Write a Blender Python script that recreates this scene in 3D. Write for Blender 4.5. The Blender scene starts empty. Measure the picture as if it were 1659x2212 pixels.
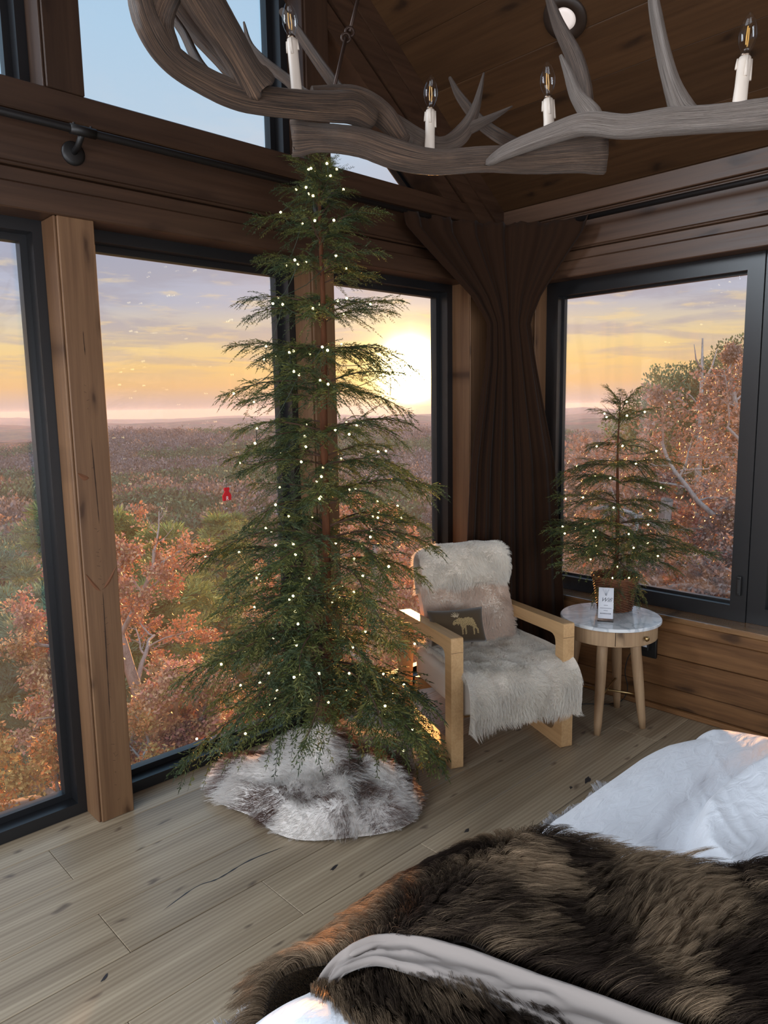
import bpy, bmesh, math, random
import numpy as np
from mathutils import Vector, Matrix

random.seed(7)
rng = np.random.default_rng(7)
R = math.radians
scene = bpy.context.scene
COL = scene.collection

# ------------------------------------------------------------------ camera
cam_d = bpy.data.cameras.new('camera')
cam_d.sensor_fit = 'VERTICAL'
cam_d.sensor_height = 36.0
cam_d.lens = 1573.6 / 2212.0 * 36.0
cam_d.clip_start = 0.05
cam_d.clip_end = 20000
cam = bpy.data.objects.new('camera', cam_d)
COL.objects.link(cam)
_y, _p, _r = R(43.589), R(-8.1755), R(-0.9013)
_fw = Vector((math.sin(_y) * math.cos(_p), math.cos(_y) * math.cos(_p), math.sin(_p)))
_rt = _fw.cross(Vector((0, 0, 1))).normalized()
_up = _rt.cross(_fw)
_rt, _up = _rt * math.cos(_r) + _up * math.sin(_r), -_rt * math.sin(_r) + _up * math.cos(_r)
cam.matrix_world = Matrix(((_rt.x, _up.x, -_fw.x, 0), (_rt.y, _up.y, -_fw.y, 0), (_rt.z, _up.z, -_fw.z, 1.65), (0, 0, 0, 1)))
scene.camera = cam

# ------------------------------------------------------------------ exposure / render look
scene.view_settings.view_transform = 'Standard'
scene.view_settings.look = 'None'
scene.view_settings.exposure = 0.0
scene.view_settings.gamma = 1.0
scene.view_settings.use_curve_mapping = False
cy = scene.cycles
cy.use_denoising = True
cy.max_bounces = 8
cy.diffuse_bounces = 3
cy.glossy_bounces = 3
cy.transmission_bounces = 6
cy.transparent_max_bounces = 16
cy.sample_clamp_indirect = 4.0
cy.sample_clamp_direct = 30.0
cy.caustics_reflective = False
cy.caustics_refractive = False
cy.use_adaptive_sampling = True
cy.adaptive_threshold = 0.025

# ------------------------------------------------------------------ sun and sky
SUN_AZ, SUN_EL = R(45.75), R(2.8)
SUN = Vector((math.sin(SUN_AZ) * math.cos(SUN_EL), math.cos(SUN_AZ) * math.cos(SUN_EL), math.sin(SUN_EL)))
sd = bpy.data.lights.new('sun', 'SUN')
sd.energy = 15.0
sd.angle = R(0.6)
sd.color = (1.0, 0.42, 0.12)
sun = bpy.data.objects.new('sun', sd)
sun.rotation_euler = (-SUN).to_track_quat('-Z', 'Y').to_euler()
sun.location = SUN * 50
COL.objects.link(sun)

# added soft sun lamp, extra sky light to brighten the trees outside
fd = bpy.data.lights.new('sky_fill', 'SUN')
fd.energy = 1.5
fd.angle = R(100)
fd.color = (0.96, 0.96, 1.0)
fill = bpy.data.objects.new('sky_fill', fd)
fill.rotation_euler = Vector((0.50, 0.52, -0.95)).to_track_quat('-Z', 'Y').to_euler()
fill.location = (-20, -20, 40)
COL.objects.link(fill)


def area(name, loc, target, sx, sy, power, color):
    d = bpy.data.lights.new(name, 'AREA')
    d.shape = 'RECTANGLE'
    d.size, d.size_y = sx, sy
    d.energy = power
    d.color = color
    o = bpy.data.objects.new(name, d)
    o.location = loc
    o.rotation_euler = (Vector(target) - Vector(loc)).to_track_quat('-Z', 'Y').to_euler()
    COL.objects.link(o)
    return o


# added area lamps that brighten the room, standing in for unseen windows
area('fill_back', (-0.6, -3.6, 1.3), (1.8, 1.8, 0.0), 4.5, 1.8, 165, (0.82, 0.91, 1.0))
area('fill_side', (-2.4, 0.6, 1.3), (1.8, 0.8, 0.0), 3.0, 2.0, 110, (0.82, 0.91, 1.0))
area('fill_high', (-1.15, 2.70, 3.45), (0.9, 0.3, 0.3), 2.1, 1.5, 235, (0.80, 0.90, 1.0))

world = bpy.data.worlds.new('sky')
scene.world = world
world.use_nodes = True
nt = world.node_tree
nt.nodes.clear()


def N(tree, kind, **kw):
    n = tree.nodes.new(kind)
    for k, v in kw.items():
        if k.startswith('i_'):
            key = k[2:]
            key = int(key) if key.isdigit() else key.replace('_', ' ')
            n.inputs[key].default_value = v
        else:
            setattr(n, k, v)
    return n


def L(tree, a, b):
    tree.links.new(a, b)


def math_n(tree, op, a, b=None, clamp=False):
    n = tree.nodes.new('ShaderNodeMath')
    n.operation = op
    n.use_clamp = clamp
    for i, v in enumerate((a, b)):
        if v is None:
            continue
        if isinstance(v, (int, float)):
            n.inputs[i].default_value = v
        else:
            tree.links.new(v, n.inputs[i])
    return n.outputs[0]


def ramp(tree, fac, stops, interp='LINEAR'):
    n = tree.nodes.new('ShaderNodeValToRGB')
    cr = n.color_ramp
    cr.interpolation = interp
    while len(cr.elements) < len(stops):
        cr.elements.new(0.5)
    for e, (p, c) in zip(cr.elements, stops):
        e.position = p
        e.color = (*c, 1.0)
    if fac is not None:
        tree.links.new(fac, n.inputs[0])
    return n.outputs[0]


def mixc(tree, fac, a, b, mode='MIX'):
    n = tree.nodes.new('ShaderNodeMix')
    n.data_type = 'RGBA'
    n.blend_type = mode
    for sock, v in ((n.inputs[0], fac), (n.inputs[6], a), (n.inputs[7], b)):
        if isinstance(v, (int, float)):
            sock.default_value = v
        elif isinstance(v, tuple):
            sock.default_value = (*v, 1.0) if len(v) == 3 else v
        else:
            tree.links.new(v, sock)
    return n.outputs[2]


def lin(r, g, b):
    f = lambda c: ((c / 255.0) / 12.92) if c / 255.0 <= 0.04045 else ((c / 255.0 + 0.055) / 1.055) ** 2.4
    return (f(r), f(g), f(b))


tc = N(nt, 'ShaderNodeTexCoord')
sep = N(nt, 'ShaderNodeSeparateXYZ')
L(nt, tc.outputs['Generated'], sep.inputs[0])
el = math_n(nt, 'DIVIDE', math_n(nt, 'ADD', sep.outputs[2], 0.05), 0.65, True)   # z -0.05..0.60
P_ = lambda z: (z + 0.05) / 0.65
base = ramp(nt, el, [
    (0.0, lin(196, 172, 170)), (P_(-0.012), lin(208, 182, 178)), (P_(0.010), lin(218, 186, 172)), (P_(0.030), lin(242, 194, 140)),
    (P_(0.055), lin(250, 208, 140)), (P_(0.080), lin(244, 214, 156)), (P_(0.105), lin(222, 208, 184)), (P_(0.135), lin(184, 190, 208)), (P_(0.22), lin(162, 180, 214)),
    (P_(0.33), lin(184, 214, 238)), (P_(0.42), lin(172, 212, 242)), (1.0, lin(150, 198, 238))])
# clouds live on a flat sheet: direction / height
inv = math_n(nt, 'DIVIDE', 1.0, math_n(nt, 'ADD', math_n(nt, 'MAXIMUM', sep.outputs[2], 0.0), 0.06))
cx = math_n(nt, 'MULTIPLY', sep.outputs[0], inv)
cyy = math_n(nt, 'MULTIPLY', sep.outputs[1], inv)
comb = N(nt, 'ShaderNodeCombineXYZ')
L(nt, cx, comb.inputs[0])
L(nt, cyy, comb.inputs[1])
n1 = N(nt, 'ShaderNodeTexNoise', i_Scale=0.85, i_Detail=7.0, i_Roughness=0.58, i_Distortion=0.35)
L(nt, comb.outputs[0], n1.inputs['Vector'])
n2 = N(nt, 'ShaderNodeTexNoise', i_Scale=2.3, i_Detail=5.0, i_Roughness=0.6, i_Distortion=0.2)
L(nt, comb.outputs[0], n2.inputs['Vector'])
band = ramp(nt, el, [(P_(0.035), (0, 0, 0)), (P_(0.060), (.5, .5, .5)), (P_(0.11), (.9, .9, .9)), (P_(0.16), (1, 1, 1)), (P_(0.25), (.85, .85, .85)), (P_(0.36), (.18, .18, .18)), (1.0, (.08, .08, .08))])
cl = ramp(nt, n1.outputs[0], [(0.42, (0, 0, 0)), (0.58, (1, 1, 1))], 'EASE')
cf = math_n(nt, 'MULTIPLY', cl, band)
ccol = ramp(nt, el, [(P_(0.05), lin(186, 168, 168)), (P_(0.11), lin(176, 172, 184)), (P_(0.2), lin(160, 170, 192)), (P_(0.32), lin(196, 210, 226)), (1.0, lin(220, 226, 234))])
skyc = mixc(nt, math_n(nt, 'MULTIPLY', cf, 0.85), base, ccol)
lit = ramp(nt, n2.outputs[0], [(0.52, (0, 0, 0)), (0.68, (1, 1, 1))], 'EASE')
litc = ramp(nt, el, [(P_(0.04), lin(255, 214, 140)), (P_(0.15), lin(252, 226, 170)), (P_(0.3), lin(226, 224, 226))])
skyc = mixc(nt, math_n(nt, 'MULTIPLY', math_n(nt, 'MULTIPLY', lit, band), 0.5), skyc, litc)
dot = N(nt, 'ShaderNodeVectorMath', operation='DOT_PRODUCT')
L(nt, tc.outputs['Generated'], dot.inputs[0])
dot.inputs[1].default_value = SUN
d0 = math_n(nt, 'MAXIMUM', dot.outputs['Value'], 0.0)
g1 = math_n(nt, 'MULTIPLY', math_n(nt, 'POWER', d0, 2600.0), 26.0)
g2 = math_n(nt, 'MULTIPLY', math_n(nt, 'POWER', d0, 420.0), 1.25)
g3 = math_n(nt, 'MULTIPLY', math_n(nt, 'POWER', d0, 40.0), 0.34)


def scaled(c, f):
    n = N(nt, 'ShaderNodeVectorMath', operation='SCALE')
    n.inputs[0].default_value = c
    L(nt, f, n.inputs['Scale'])
    return n.outputs[0]


def addv(a, b):
    n = N(nt, 'ShaderNodeVectorMath', operation='ADD')
    L(nt, a, n.inputs[0])
    L(nt, b, n.inputs[1])
    return n.outputs[0]


tot = addv(addv(addv(skyc, scaled((1.0, 0.80, 0.42), g1)), scaled((1.0, 0.66, 0.10), g2)), scaled((0.85, 0.36, 0.02), g3))
bg = N(nt, 'ShaderNodeBackground', i_Strength=1.0)
L(nt, tot, bg.inputs[0])
out = N(nt, 'ShaderNodeOutputWorld')
L(nt, bg.outputs[0], out.inputs[0])


# ------------------------------------------------------------------ helpers: tags, meshes
def tag(o, label=None, cat=None, group=None, kind=None):
    if label: o['label'] = label
    if cat: o['category'] = cat
    if group: o['group'] = group
    if kind: o['kind'] = kind
    return o


def empty(name, loc=(0, 0, 0), rotz=0.0):
    o = bpy.data.objects.new(name, None)
    o.empty_display_size = 0.1
    o.location = loc
    o.rotation_euler = (0, 0, rotz)
    COL.objects.link(o)
    return o


def adopt(o, parent, world_space=False):
    if parent is not None:
        o.parent = parent
        if world_space:
            p, m = parent, Matrix.Identity(4)
            while p is not None:
                m = p.matrix_parent_inverse @ p.matrix_basis @ m if p.parent else p.matrix_basis @ m
                p = p.parent
            o.matrix_parent_inverse = m.inverted()
    return o


def mk(name, verts, faces, mat=None, parent=None, smooth=False, world_space=False, mats=None, midx=None):
    me = bpy.data.meshes.new(name)
    me.from_pydata([tuple(v) for v in verts], [], [tuple(f) for f in faces])
    if mats:
        for m in mats: me.materials.append(m)
        if midx is not None: me.polygons.foreach_set('material_index', np.asarray(midx, dtype=np.int32))
    elif mat: me.materials.append(mat)
    if smooth: me.polygons.foreach_set('use_smooth', np.ones(len(me.polygons), dtype=bool))
    me.update()
    o = bpy.data.objects.new(name, me)
    COL.objects.link(o)
    return adopt(o, parent, world_space)


def mk_np(name, V, F, mat, parent=None, colors=None, smooth=False, world_space=False):
    """V (n,3), F (m,k) of one polygon size; colors (m,3) per face."""
    V = np.asarray(V, dtype=np.float32)
    F = np.asarray(F, dtype=np.int32)
    me = bpy.data.meshes.new(name)
    me.vertices.add(len(V))
    me.vertices.foreach_set('co', V.ravel())
    m, k = F.shape
    me.loops.add(m * k)
    me.loops.foreach_set('vertex_index', F.ravel())
    me.polygons.add(m)
    me.polygons.foreach_set('loop_start', np.arange(0, m * k, k, dtype=np.int32))
    if smooth: me.polygons.foreach_set('use_smooth', np.ones(m, dtype=bool))
    if mat: me.materials.append(mat)
    if colors is not None:
        at = me.attributes.new('tint', 'FLOAT_COLOR', 'FACE')
        c = np.ones((m, 4), dtype=np.float32)
        c[:, :3] = colors
        at.data.foreach_set('color', c.ravel())
    me.update(calc_edges=True)
    o = bpy.data.objects.new(name, me)
    COL.objects.link(o)
    return adopt(o, parent, world_space)


def share(src, name, parent=None, mat4=None):
    o = bpy.data.objects.new(name, src.data)
    COL.objects.link(o)
    if parent is not None: o.parent = parent
    if mat4 is not None: o.matrix_basis = mat4
    return o


def box(name, x0, x1, y0, y1, z0, z1, mat, parent=None, bev=0.0, seg=1, world_space=True):
    bm = bmesh.new()
    vs = [bm.verts.new((x, y, z)) for x in (x0, x1) for y in (y0, y1) for z in (z0, z1)]
    for f in ((0, 1, 3, 2), (4, 6, 7, 5), (0, 4, 5, 1), (2, 3, 7, 6), (0, 2, 6, 4), (1, 5, 7, 3)):
        bm.faces.new([vs[i] for i in f])
    bmesh.ops.recalc_face_normals(bm, faces=bm.faces)
    if bev > 0:
        bmesh.ops.bevel(bm, geom=list(bm.edges), offset=bev, segments=seg, affect='EDGES', profile=0.7)
    me = bpy.data.meshes.new(name)
    bm.to_mesh(me)
    bm.free()
    me.materials.append(mat)
    o = bpy.data.objects.new(name, me)
    COL.objects.link(o)
    return adopt(o, parent, world_space)


def inset_poly(P, w):
    """convex CCW polygon -> inner polygon; w one width or one per edge (edge i: P[i]->P[i+1])."""
    n = len(P)
    ws = w if isinstance(w, (list, tuple)) else [w] * n
    lines = []
    for i in range(n):
        a, b = np.array(P[i], float), np.array(P[(i + 1) % n], float)
        d = (b - a) / np.linalg.norm(b - a)
        nrm = np.array([-d[1], d[0]])
        lines.append((a + nrm * ws[i], d))
    outp = []
    for i in range(n):
        (p, d), (q, e) = lines[i - 1], lines[i]
        t = np.linalg.solve(np.array([[d[0], -e[0]], [d[1], -e[1]]]), q - p)[0]
        outp.append(tuple(p + d * t))
    return outp


def ring(name, outer, inner, d0, d1, axis, mat, parent=None, world_space=True):
    """frame: polygon ring extruded along an axis ('y' -> polygon in xz, 'x' -> polygon in yz)."""
    n = len(outer)
    V, F = [], []
    emb = (lambda p, d: (p[0], d, p[1])) if axis == 'y' else (lambda p, d: (d, p[0], p[1]))
    for d in (d0, d1):
        V += [emb(p, d) for p in outer] + [emb(p, d) for p in inner]
    for i in range(n):
        j = (i + 1) % n
        F += [(i, j, n + j, n + i), (2 * n + i, 3 * n + i, 3 * n + j, 2 * n + j), (i, 2 * n + i, 2 * n + j, j), (n + i, n + j, 3 * n + j, 3 * n + i)]
    o = mk(name, V, F, mat, parent, world_space=world_space)
    bm = bmesh.new()
    bm.from_mesh(o.data)
    bmesh.ops.recalc_face_normals(bm, faces=bm.faces)
    bm.to_mesh(o.data)
    bm.free()
    return o


def prism(name, poly, d0, d1, axis, mat, parent=None, world_space=True):
    n = len(poly)
    emb = {'y': lambda p, d: (p[0], d, p[1]), 'x': lambda p, d: (d, p[0], p[1]), 'z': lambda p, d: (p[0], p[1], d)}[axis]
    V = [emb(p, d0) for p in poly] + [emb(p, d1) for p in poly]
    F = [tuple(range(n)), tuple(range(2 * n - 1, n - 1, -1))] + [(i, n + i, n + (i + 1) % n, (i + 1) % n) for i in range(n)]
    o = mk(name, V, F, mat, parent, world_space=world_space)
    bm = bmesh.new()
    bm.from_mesh(o.data)
    bmesh.ops.recalc_face_normals(bm, faces=bm.faces)
    bm.to_mesh(o.data)
    bm.free()
    return o


def catmull(P, n):
    P = np.asarray(P, float)
    Q = np.vstack([2 * P[0] - P[1], P, 2 * P[-1] - P[-2]])
    outp = []
    for i in range(1, len(Q) - 2):
        for t in np.linspace(0, 1, n, endpoint=False):
            a, b, c, d = Q[i - 1], Q[i], Q[i + 1], Q[i + 2]
            outp.append(0.5 * ((2 * b) + (c - a) * t + (2 * a - 5 * b + 4 * c - d) * t * t + (-a + 3 * b - 3 * c + d) * t ** 3))
    outp.append(P[-1])
    return np.array(outp)


def tube(P, rad, sides=8, rough=0.0, caps=True, seed=0, flat=1.0):
    """sweep a circle along points P with radii rad -> verts, faces"""
    P = np.asarray(P, float)
    n = len(P)
    rad = np.broadcast_to(np.asarray(rad, float), (n,))
    T = np.gradient(P, axis=0)
    T /= np.linalg.norm(T, axis=1)[:, None] + 1e-9
    ref = np.array([0, 0, 1.0]) if abs(T[0][2]) < 0.9 else np.array([1.0, 0, 0])
    u = np.cross(T[0], ref)
    u /= np.linalg.norm(u)
    V = []
    rs = np.random.default_rng(seed)
    flute = 1 + rough * rs.standard_normal(sides)
    for i in range(n):
        u = u - T[i] * (u @ T[i])
        u /= np.linalg.norm(u) + 1e-9
        w = np.cross(T[i], u)
        a = np.linspace(0, 2 * np.pi, sides, endpoint=False)
        rr = rad[i] * flute * (1 + 0.4 * rough * rs.standard_normal(sides))
        V += list(P[i] + (np.cos(a) * rr)[:, None] * u + (np.sin(a) * rr * flat)[:, None] * w)
    F = []
    for i in range(n - 1):
        for k in range(sides):
            k2 = (k + 1) % sides
            F.append((i * sides + k, i * sides + k2, (i + 1) * sides + k2, (i + 1) * sides + k))
    if caps:
        F.append(tuple(range(sides - 1, -1, -1)))
        F.append(tuple(range((n - 1) * sides, n * sides)))
    return V, F


def lathe(profile, sides=32, center=(0, 0)):
    """profile [(r,z)...] revolved about z"""
    V, F = [], []
    for r, z in profile:
        for k in range(sides):
            a = 2 * math.pi * k / sides
            V.append((center[0] + r * math.cos(a), center[1] + r * math.sin(a), z))
    for i in range(len(profile) - 1):
        for k in range(sides):
            k2 = (k + 1) % sides
            F.append((i * sides + k, i * sides + k2, (i + 1) * sides + k2, (i + 1) * sides + k))
    if profile[0][0] > 1e-5: F.append(tuple(range(sides - 1, -1, -1)))
    if profile[-1][0] > 1e-5: F.append(tuple(range((len(profile) - 1) * sides, len(profile) * sides)))
    return V, F


def merge(parts):
    V, F = [], []
    for v, f in parts:
        k = len(V)
        V += list(v)
        F += [tuple(i + k for i in q) for q in f]
    return V, F


def _hash(i, j, k):
    n = (i * 374761393 + j * 668265263 + k * 2147483647 + 1013904223) & 0x7fffffff
    n = ((n ^ (n >> 13)) * 1274126177) & 0x7fffffff
    return ((n ^ (n >> 16)) & 0xffff) / 65535.0


def vnoise(x, y, z=0.0):
    x, y = np.asarray(x, float), np.asarray(y, float)
    z = np.broadcast_to(np.asarray(z, float), x.shape)
    xi, yi, zi = np.floor(x).astype(np.int64), np.floor(y).astype(np.int64), np.floor(z).astype(np.int64)
    fx, fy, fz = x - xi, y - yi, z - zi
    fx, fy, fz = (f * f * (3 - 2 * f) for f in (fx, fy, fz))
    o = 0
    for a in (0, 1):
        for b in (0, 1):
            for c in (0, 1):
                w = (fx if a else 1 - fx) * (fy if b else 1 - fy) * (fz if c else 1 - fz)
                o = o + w * _hash(xi + a, yi + b, zi + c)
    return o


def fbm(x, y, z=0.0, oct=4):
    s, a, t = 0, 1.0, 0
    for o in range(oct):
        s = s + a * vnoise(np.asarray(x) * 2 ** o + 17 * o, np.asarray(y) * 2 ** o + 5 * o, np.asarray(z) * 2 ** o)
        t += a
        a *= 0.5
    return s / t


def sstep(a, b, x):
    t = np.clip((np.asarray(x, float) - a) / (b - a), 0, 1)
    return t * t * (3 - 2 * t)


# ------------------------------------------------------------------ materials
def new_mat(name):
    m = bpy.data.materials.new(name)
    m.use_nodes = True
    t = m.node_tree
    t.nodes.clear()
    return m, t


def principled(name, color=(0.5, 0.5, 0.5), rough=0.5, metal=0.0, spec=0.5, emit=None, estr=0.0, trans=0.0, sheen=0.0, coat=0.0):
    m, t = new_mat(name)
    b = N(t, 'ShaderNodeBsdfPrincipled')
    b.inputs['Base Color'].default_value = (*color, 1)
    b.inputs['Roughness'].default_value = rough
    b.inputs['Metallic'].default_value = metal
    b.inputs['Specular IOR Level'].default_value = spec
    b.inputs['Sheen Weight'].default_value = sheen
    b.inputs['Coat Weight'].default_value = coat
    b.inputs['Transmission Weight'].default_value = trans
    if emit:
        b.inputs['Emission Color'].default_value = (*emit, 1)
        b.inputs['Emission Strength'].default_value = estr
    o = N(t, 'ShaderNodeOutputMaterial')
    L(t, b.outputs[0], o.inputs[0])
    m['b'] = b.name
    return m


def wood(name, dark, light, axis='x', rough=0.45, spec=0.35, across=9.0, along=0.55, knots=0.0, knot_col=None, grain=0.5, tint_var=0.25, bump=0.15, rings=0.0, coat=0.0, fine=1.0, depth='y'):
    """boards with grain along one axis; coordinates from the object, shifted per board"""
    m, t = new_mat(name)
    tcn = N(t, 'ShaderNodeTexCoord')
    oi = N(t, 'ShaderNodeObjectInfo')
    off = N(t, 'ShaderNodeVectorMath', operation='SCALE')
    off.inputs[0].default_value = (31.7, 17.3, 23.9)
    L(t, oi.outputs['Random'], off.inputs['Scale'])
    add = N(t, 'ShaderNodeVectorMath', operation='ADD')
    L(t, tcn.outputs['Object'], add.inputs[0])
    L(t, off.outputs[0], add.inputs[1])
    sc = {'x': (along, across, across), 'y': (across, along, across), 'z': (across, across, along)}[axis]
    mp = N(t, 'ShaderNodeMapping')
    mp.inputs['Scale'].default_value = sc
    L(t, add.outputs[0], mp.inputs['Vector'])
    big = N(t, 'ShaderNodeTexNoise', i_Scale=1.0, i_Detail=4.0, i_Roughness=0.55, i_Distortion=0.9)
    L(t, mp.outputs[0], big.inputs['Vector'])
    mp2 = N(t, 'ShaderNodeMapping')
    k = 7.0 * fine
    mp2.inputs['Scale'].default_value = tuple(s * k if s == across else s * 3.0 for s in sc)
    L(t, add.outputs[0], mp2.inputs['Vector'])
    fib = N(t, 'ShaderNodeTexNoise', i_Scale=1.0, i_Detail=5.0, i_Roughness=0.65, i_Distortion=0.3)
    L(t, mp2.outputs[0], fib.inputs['Vector'])
    f = math_n(t, 'ADD', math_n(t, 'MULTIPLY', big.outputs[0], 1 - grain), math_n(t, 'MULTIPLY', fib.outputs[0], grain))
    if rings > 0:
        wv = N(t, 'ShaderNodeTexWave', i_Scale=2.2, i_Distortion=7.0, i_Detail=3.0)
        wv.inputs['Detail Scale'].default_value = 1.2
        wv.bands_direction = {'x': 'Y', 'y': 'X', 'z': 'X'}[axis]
        L(t, mp.outputs[0], wv.inputs['Vector'])
        f = math_n(t, 'ADD', math_n(t, 'MULTIPLY', f, 1 - rings), math_n(t, 'MULTIPLY', wv.outputs[1], rings))
    col = ramp(t, f, [(0.30, dark), (0.50, tuple((a + b) / 2 for a, b in zip(dark, light))), (0.70, light)])
    bf = f
    if knots > 0:
        mp3 = N(t, 'ShaderNodeMapping')
        mp3.inputs['Scale'].default_value = tuple(0.35 if 'xyz'[i] == depth else (6.0 if s == across else 2.2) for i, s in enumerate(sc))
        L(t, add.outputs[0], mp3.inputs['Vector'])
        ds = N(t, 'ShaderNodeTexNoise', i_Scale=3.0, i_Detail=2.0)
        L(t, mp3.outputs[0], ds.inputs['Vector'])
        w = N(t, 'ShaderNodeVectorMath', operation='SCALE')
        w.inputs['Scale'].default_value = 0.35
        L(t, ds.outputs['Color'], w.inputs[0])
        ad = N(t, 'ShaderNodeVectorMath', operation='ADD')
        L(t, mp3.outputs[0], ad.inputs[0])
        L(t, w.outputs[0], ad.inputs[1])
        sp = N(t, 'ShaderNodeSeparateXYZ')
        L(t, ad.outputs[0], sp.inputs[0])
        cb = N(t, 'ShaderNodeCombineXYZ')
        ax = [i for i in range(3) if 'xyz'[i] != depth]
        L(t, sp.outputs[ax[0]], cb.inputs[0])
        L(t, sp.outputs[ax[1]], cb.inputs[1])
        vo = N(t, 'ShaderNodeTexVoronoi', i_Scale=1.0)
        vo.voronoi_dimensions = '2D'
        L(t, cb.outputs[0], vo.inputs['Vector'])
        kf = ramp(t, vo.outputs['Distance'], [(0.0, (1, 1, 1)), (0.06 * knots + 0.02, (.8, .8, .8)), (0.08 * knots + 0.05, (.35, .35, .35)), (0.24 * knots + 0.06, (0, 0, 0))])
        col = mixc(t, math_n(t, 'MULTIPLY', kf, 0.85), col, knot_col or tuple(c * 0.3 for c in dark))
    hv = N(t, 'ShaderNodeHueSaturation')
    L(t, col, hv.inputs['Color'])
    L(t, math_n(t, 'ADD', math_n(t, 'MULTIPLY', oi.outputs['Random'], tint_var), 1 - tint_var / 2), hv.inputs['Value'])
    b = N(t, 'ShaderNodeBsdfPrincipled')
    b.inputs['Specular IOR Level'].default_value = spec
    b.inputs['Coat Weight'].default_value = coat
    L(t, hv.outputs[0], b.inputs['Base Color'])
    L(t, math_n(t, 'ADD', math_n(t, 'MULTIPLY', fib.outputs[0], 0.2), rough - 0.1), b.inputs['Roughness'])
    bp = N(t, 'ShaderNodeBump', i_Strength=bump, i_Distance=0.004)
    L(t, bf, bp.inputs['Height'])
    L(t, bp.outputs[0], b.inputs['Normal'])
    o = N(t, 'ShaderNodeOutputMaterial')
    L(t, b.outputs[0], o.inputs[0])
    return m


def glass_mat(name, tint=(0.97, 0.98, 0.98), ior=1.5, gloss_rough=0.0, veil=0.0):
    """thin pane: what is behind shows through, the rest is a Fresnel reflection"""
    m, t = new_mat(name)
    lw = N(t, 'ShaderNodeLayerWeight')
    lw.inputs['Blend'].default_value = 0.5
    f0 = ((ior - 1) / (ior + 1)) ** 2
    fres = math_n(t, 'ADD', math_n(t, 'MULTIPLY', math_n(t, 'POWER', lw.outputs['Facing'], 5.0), 1 - f0), f0)
    tr = N(t, 'ShaderNodeBsdfTransparent')
    tr.inputs[0].default_value = (*tint, 1)
    gl = N(t, 'ShaderNodeBsdfGlossy', i_Roughness=gloss_rough)
    mx = N(t, 'ShaderNodeMixShader')
    L(t, fres, mx.inputs[0])
    L(t, tr.outputs[0], mx.inputs[1])
    L(t, gl.outputs[0], mx.inputs[2])
    o = N(t, 'ShaderNodeOutputMaterial')
    if veil > 0:         # film added for window glare and dirt; it scatters incoming light
        tl = N(t, 'ShaderNodeBsdfTranslucent')
        tl.inputs[0].default_value = (0.9, 0.9, 0.9, 1)
        dm = N(t, 'ShaderNodeMixShader')
        dm.inputs[0].default_value = veil
        L(t, mx.outputs[0], dm.inputs[1])
        L(t, tl.outputs[0], dm.inputs[2])
        L(t, dm.outputs[0], o.inputs[0])
    else:
        L(t, mx.outputs[0], o.inputs[0])
    return m


def tint_mat(name, rough=0.7, trans=0.3, value=1.0, rnd=0.0, attr='tint', spec=0.2):
    """leaf-like: face colour from the mesh, partly translucent"""
    m, t = new_mat(name)
    a = N(t, 'ShaderNodeAttribute', attribute_name=attr)
    col = a.outputs['Color']
    oi = N(t, 'ShaderNodeObjectInfo')
    hv = N(t, 'ShaderNodeHueSaturation')
    L(t, col, hv.inputs['Color'])
    L(t, math_n(t, 'ADD', math_n(t, 'MULTIPLY', oi.outputs['Random'], rnd), value - rnd / 2), hv.inputs['Value'])
    b = N(t, 'ShaderNodeBsdfPrincipled', i_Roughness=rough)
    b.inputs['Specular IOR Level'].default_value = spec
    L(t, hv.outputs[0], b.inputs['Base Color'])
    o = N(t, 'ShaderNodeOutputMaterial')
    if trans > 0:
        tl = N(t, 'ShaderNodeBsdfTranslucent')
        L(t, hv.outputs[0], tl.inputs[0])
        mx = N(t, 'ShaderNodeMixShader')
        mx.inputs[0].default_value = trans
        L(t, b.outputs[0], mx.inputs[1])
        L(t, tl.outputs[0], mx.inputs[2])
        L(t, mx.outputs[0], o.inputs[0])
    else:
        L(t, b.outputs[0], o.inputs[0])
    return m


def fur_mat(name, root_dark=0.45, gloss=0.25, trans=0.45, tip=1.0):
    """hair strand: colour per strand, darker at the root, light shines through thin fibres"""
    m, t = new_mat(name)
    a = N(t, 'ShaderNodeAttribute', attribute_name='tint')
    h = N(t, 'ShaderNodeHairInfo')
    v = ramp(t, h.outputs['Intercept'], [(0.0, (root_dark,) * 3), (0.55, (1, 1, 1)), (1.0, (tip,) * 3)])
    col = mixc(t, 1.0, a.outputs['Color'], v, 'MULTIPLY')
    d = N(t, 'ShaderNodeBsdfDiffuse')
    L(t, col, d.inputs[0])
    tl = N(t, 'ShaderNodeBsdfTranslucent')
    L(t, col, tl.inputs[0])
    g = N(t, 'ShaderNodeBsdfHair')
    g.component = 'Reflection'
    L(t, col, g.inputs[0])
    g.inputs['RoughnessU'].default_value = 0.35
    g.inputs['RoughnessV'].default_value = 0.6
    m1 = N(t, 'ShaderNodeMixShader')
    m1.inputs[0].default_value = trans
    L(t, d.outputs[0], m1.inputs[1])
    L(t, tl.outputs[0], m1.inputs[2])
    m2 = N(t, 'ShaderNodeMixShader')
    m2.inputs[0].default_value = gloss
    L(t, m1.outputs[0], m2.inputs[1])
    L(t, g.outputs[0], m2.inputs[2])
    o = N(t, 'ShaderNodeOutputMaterial')
    L(t, m2.outputs[0], o.inputs[0])
    return m


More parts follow.
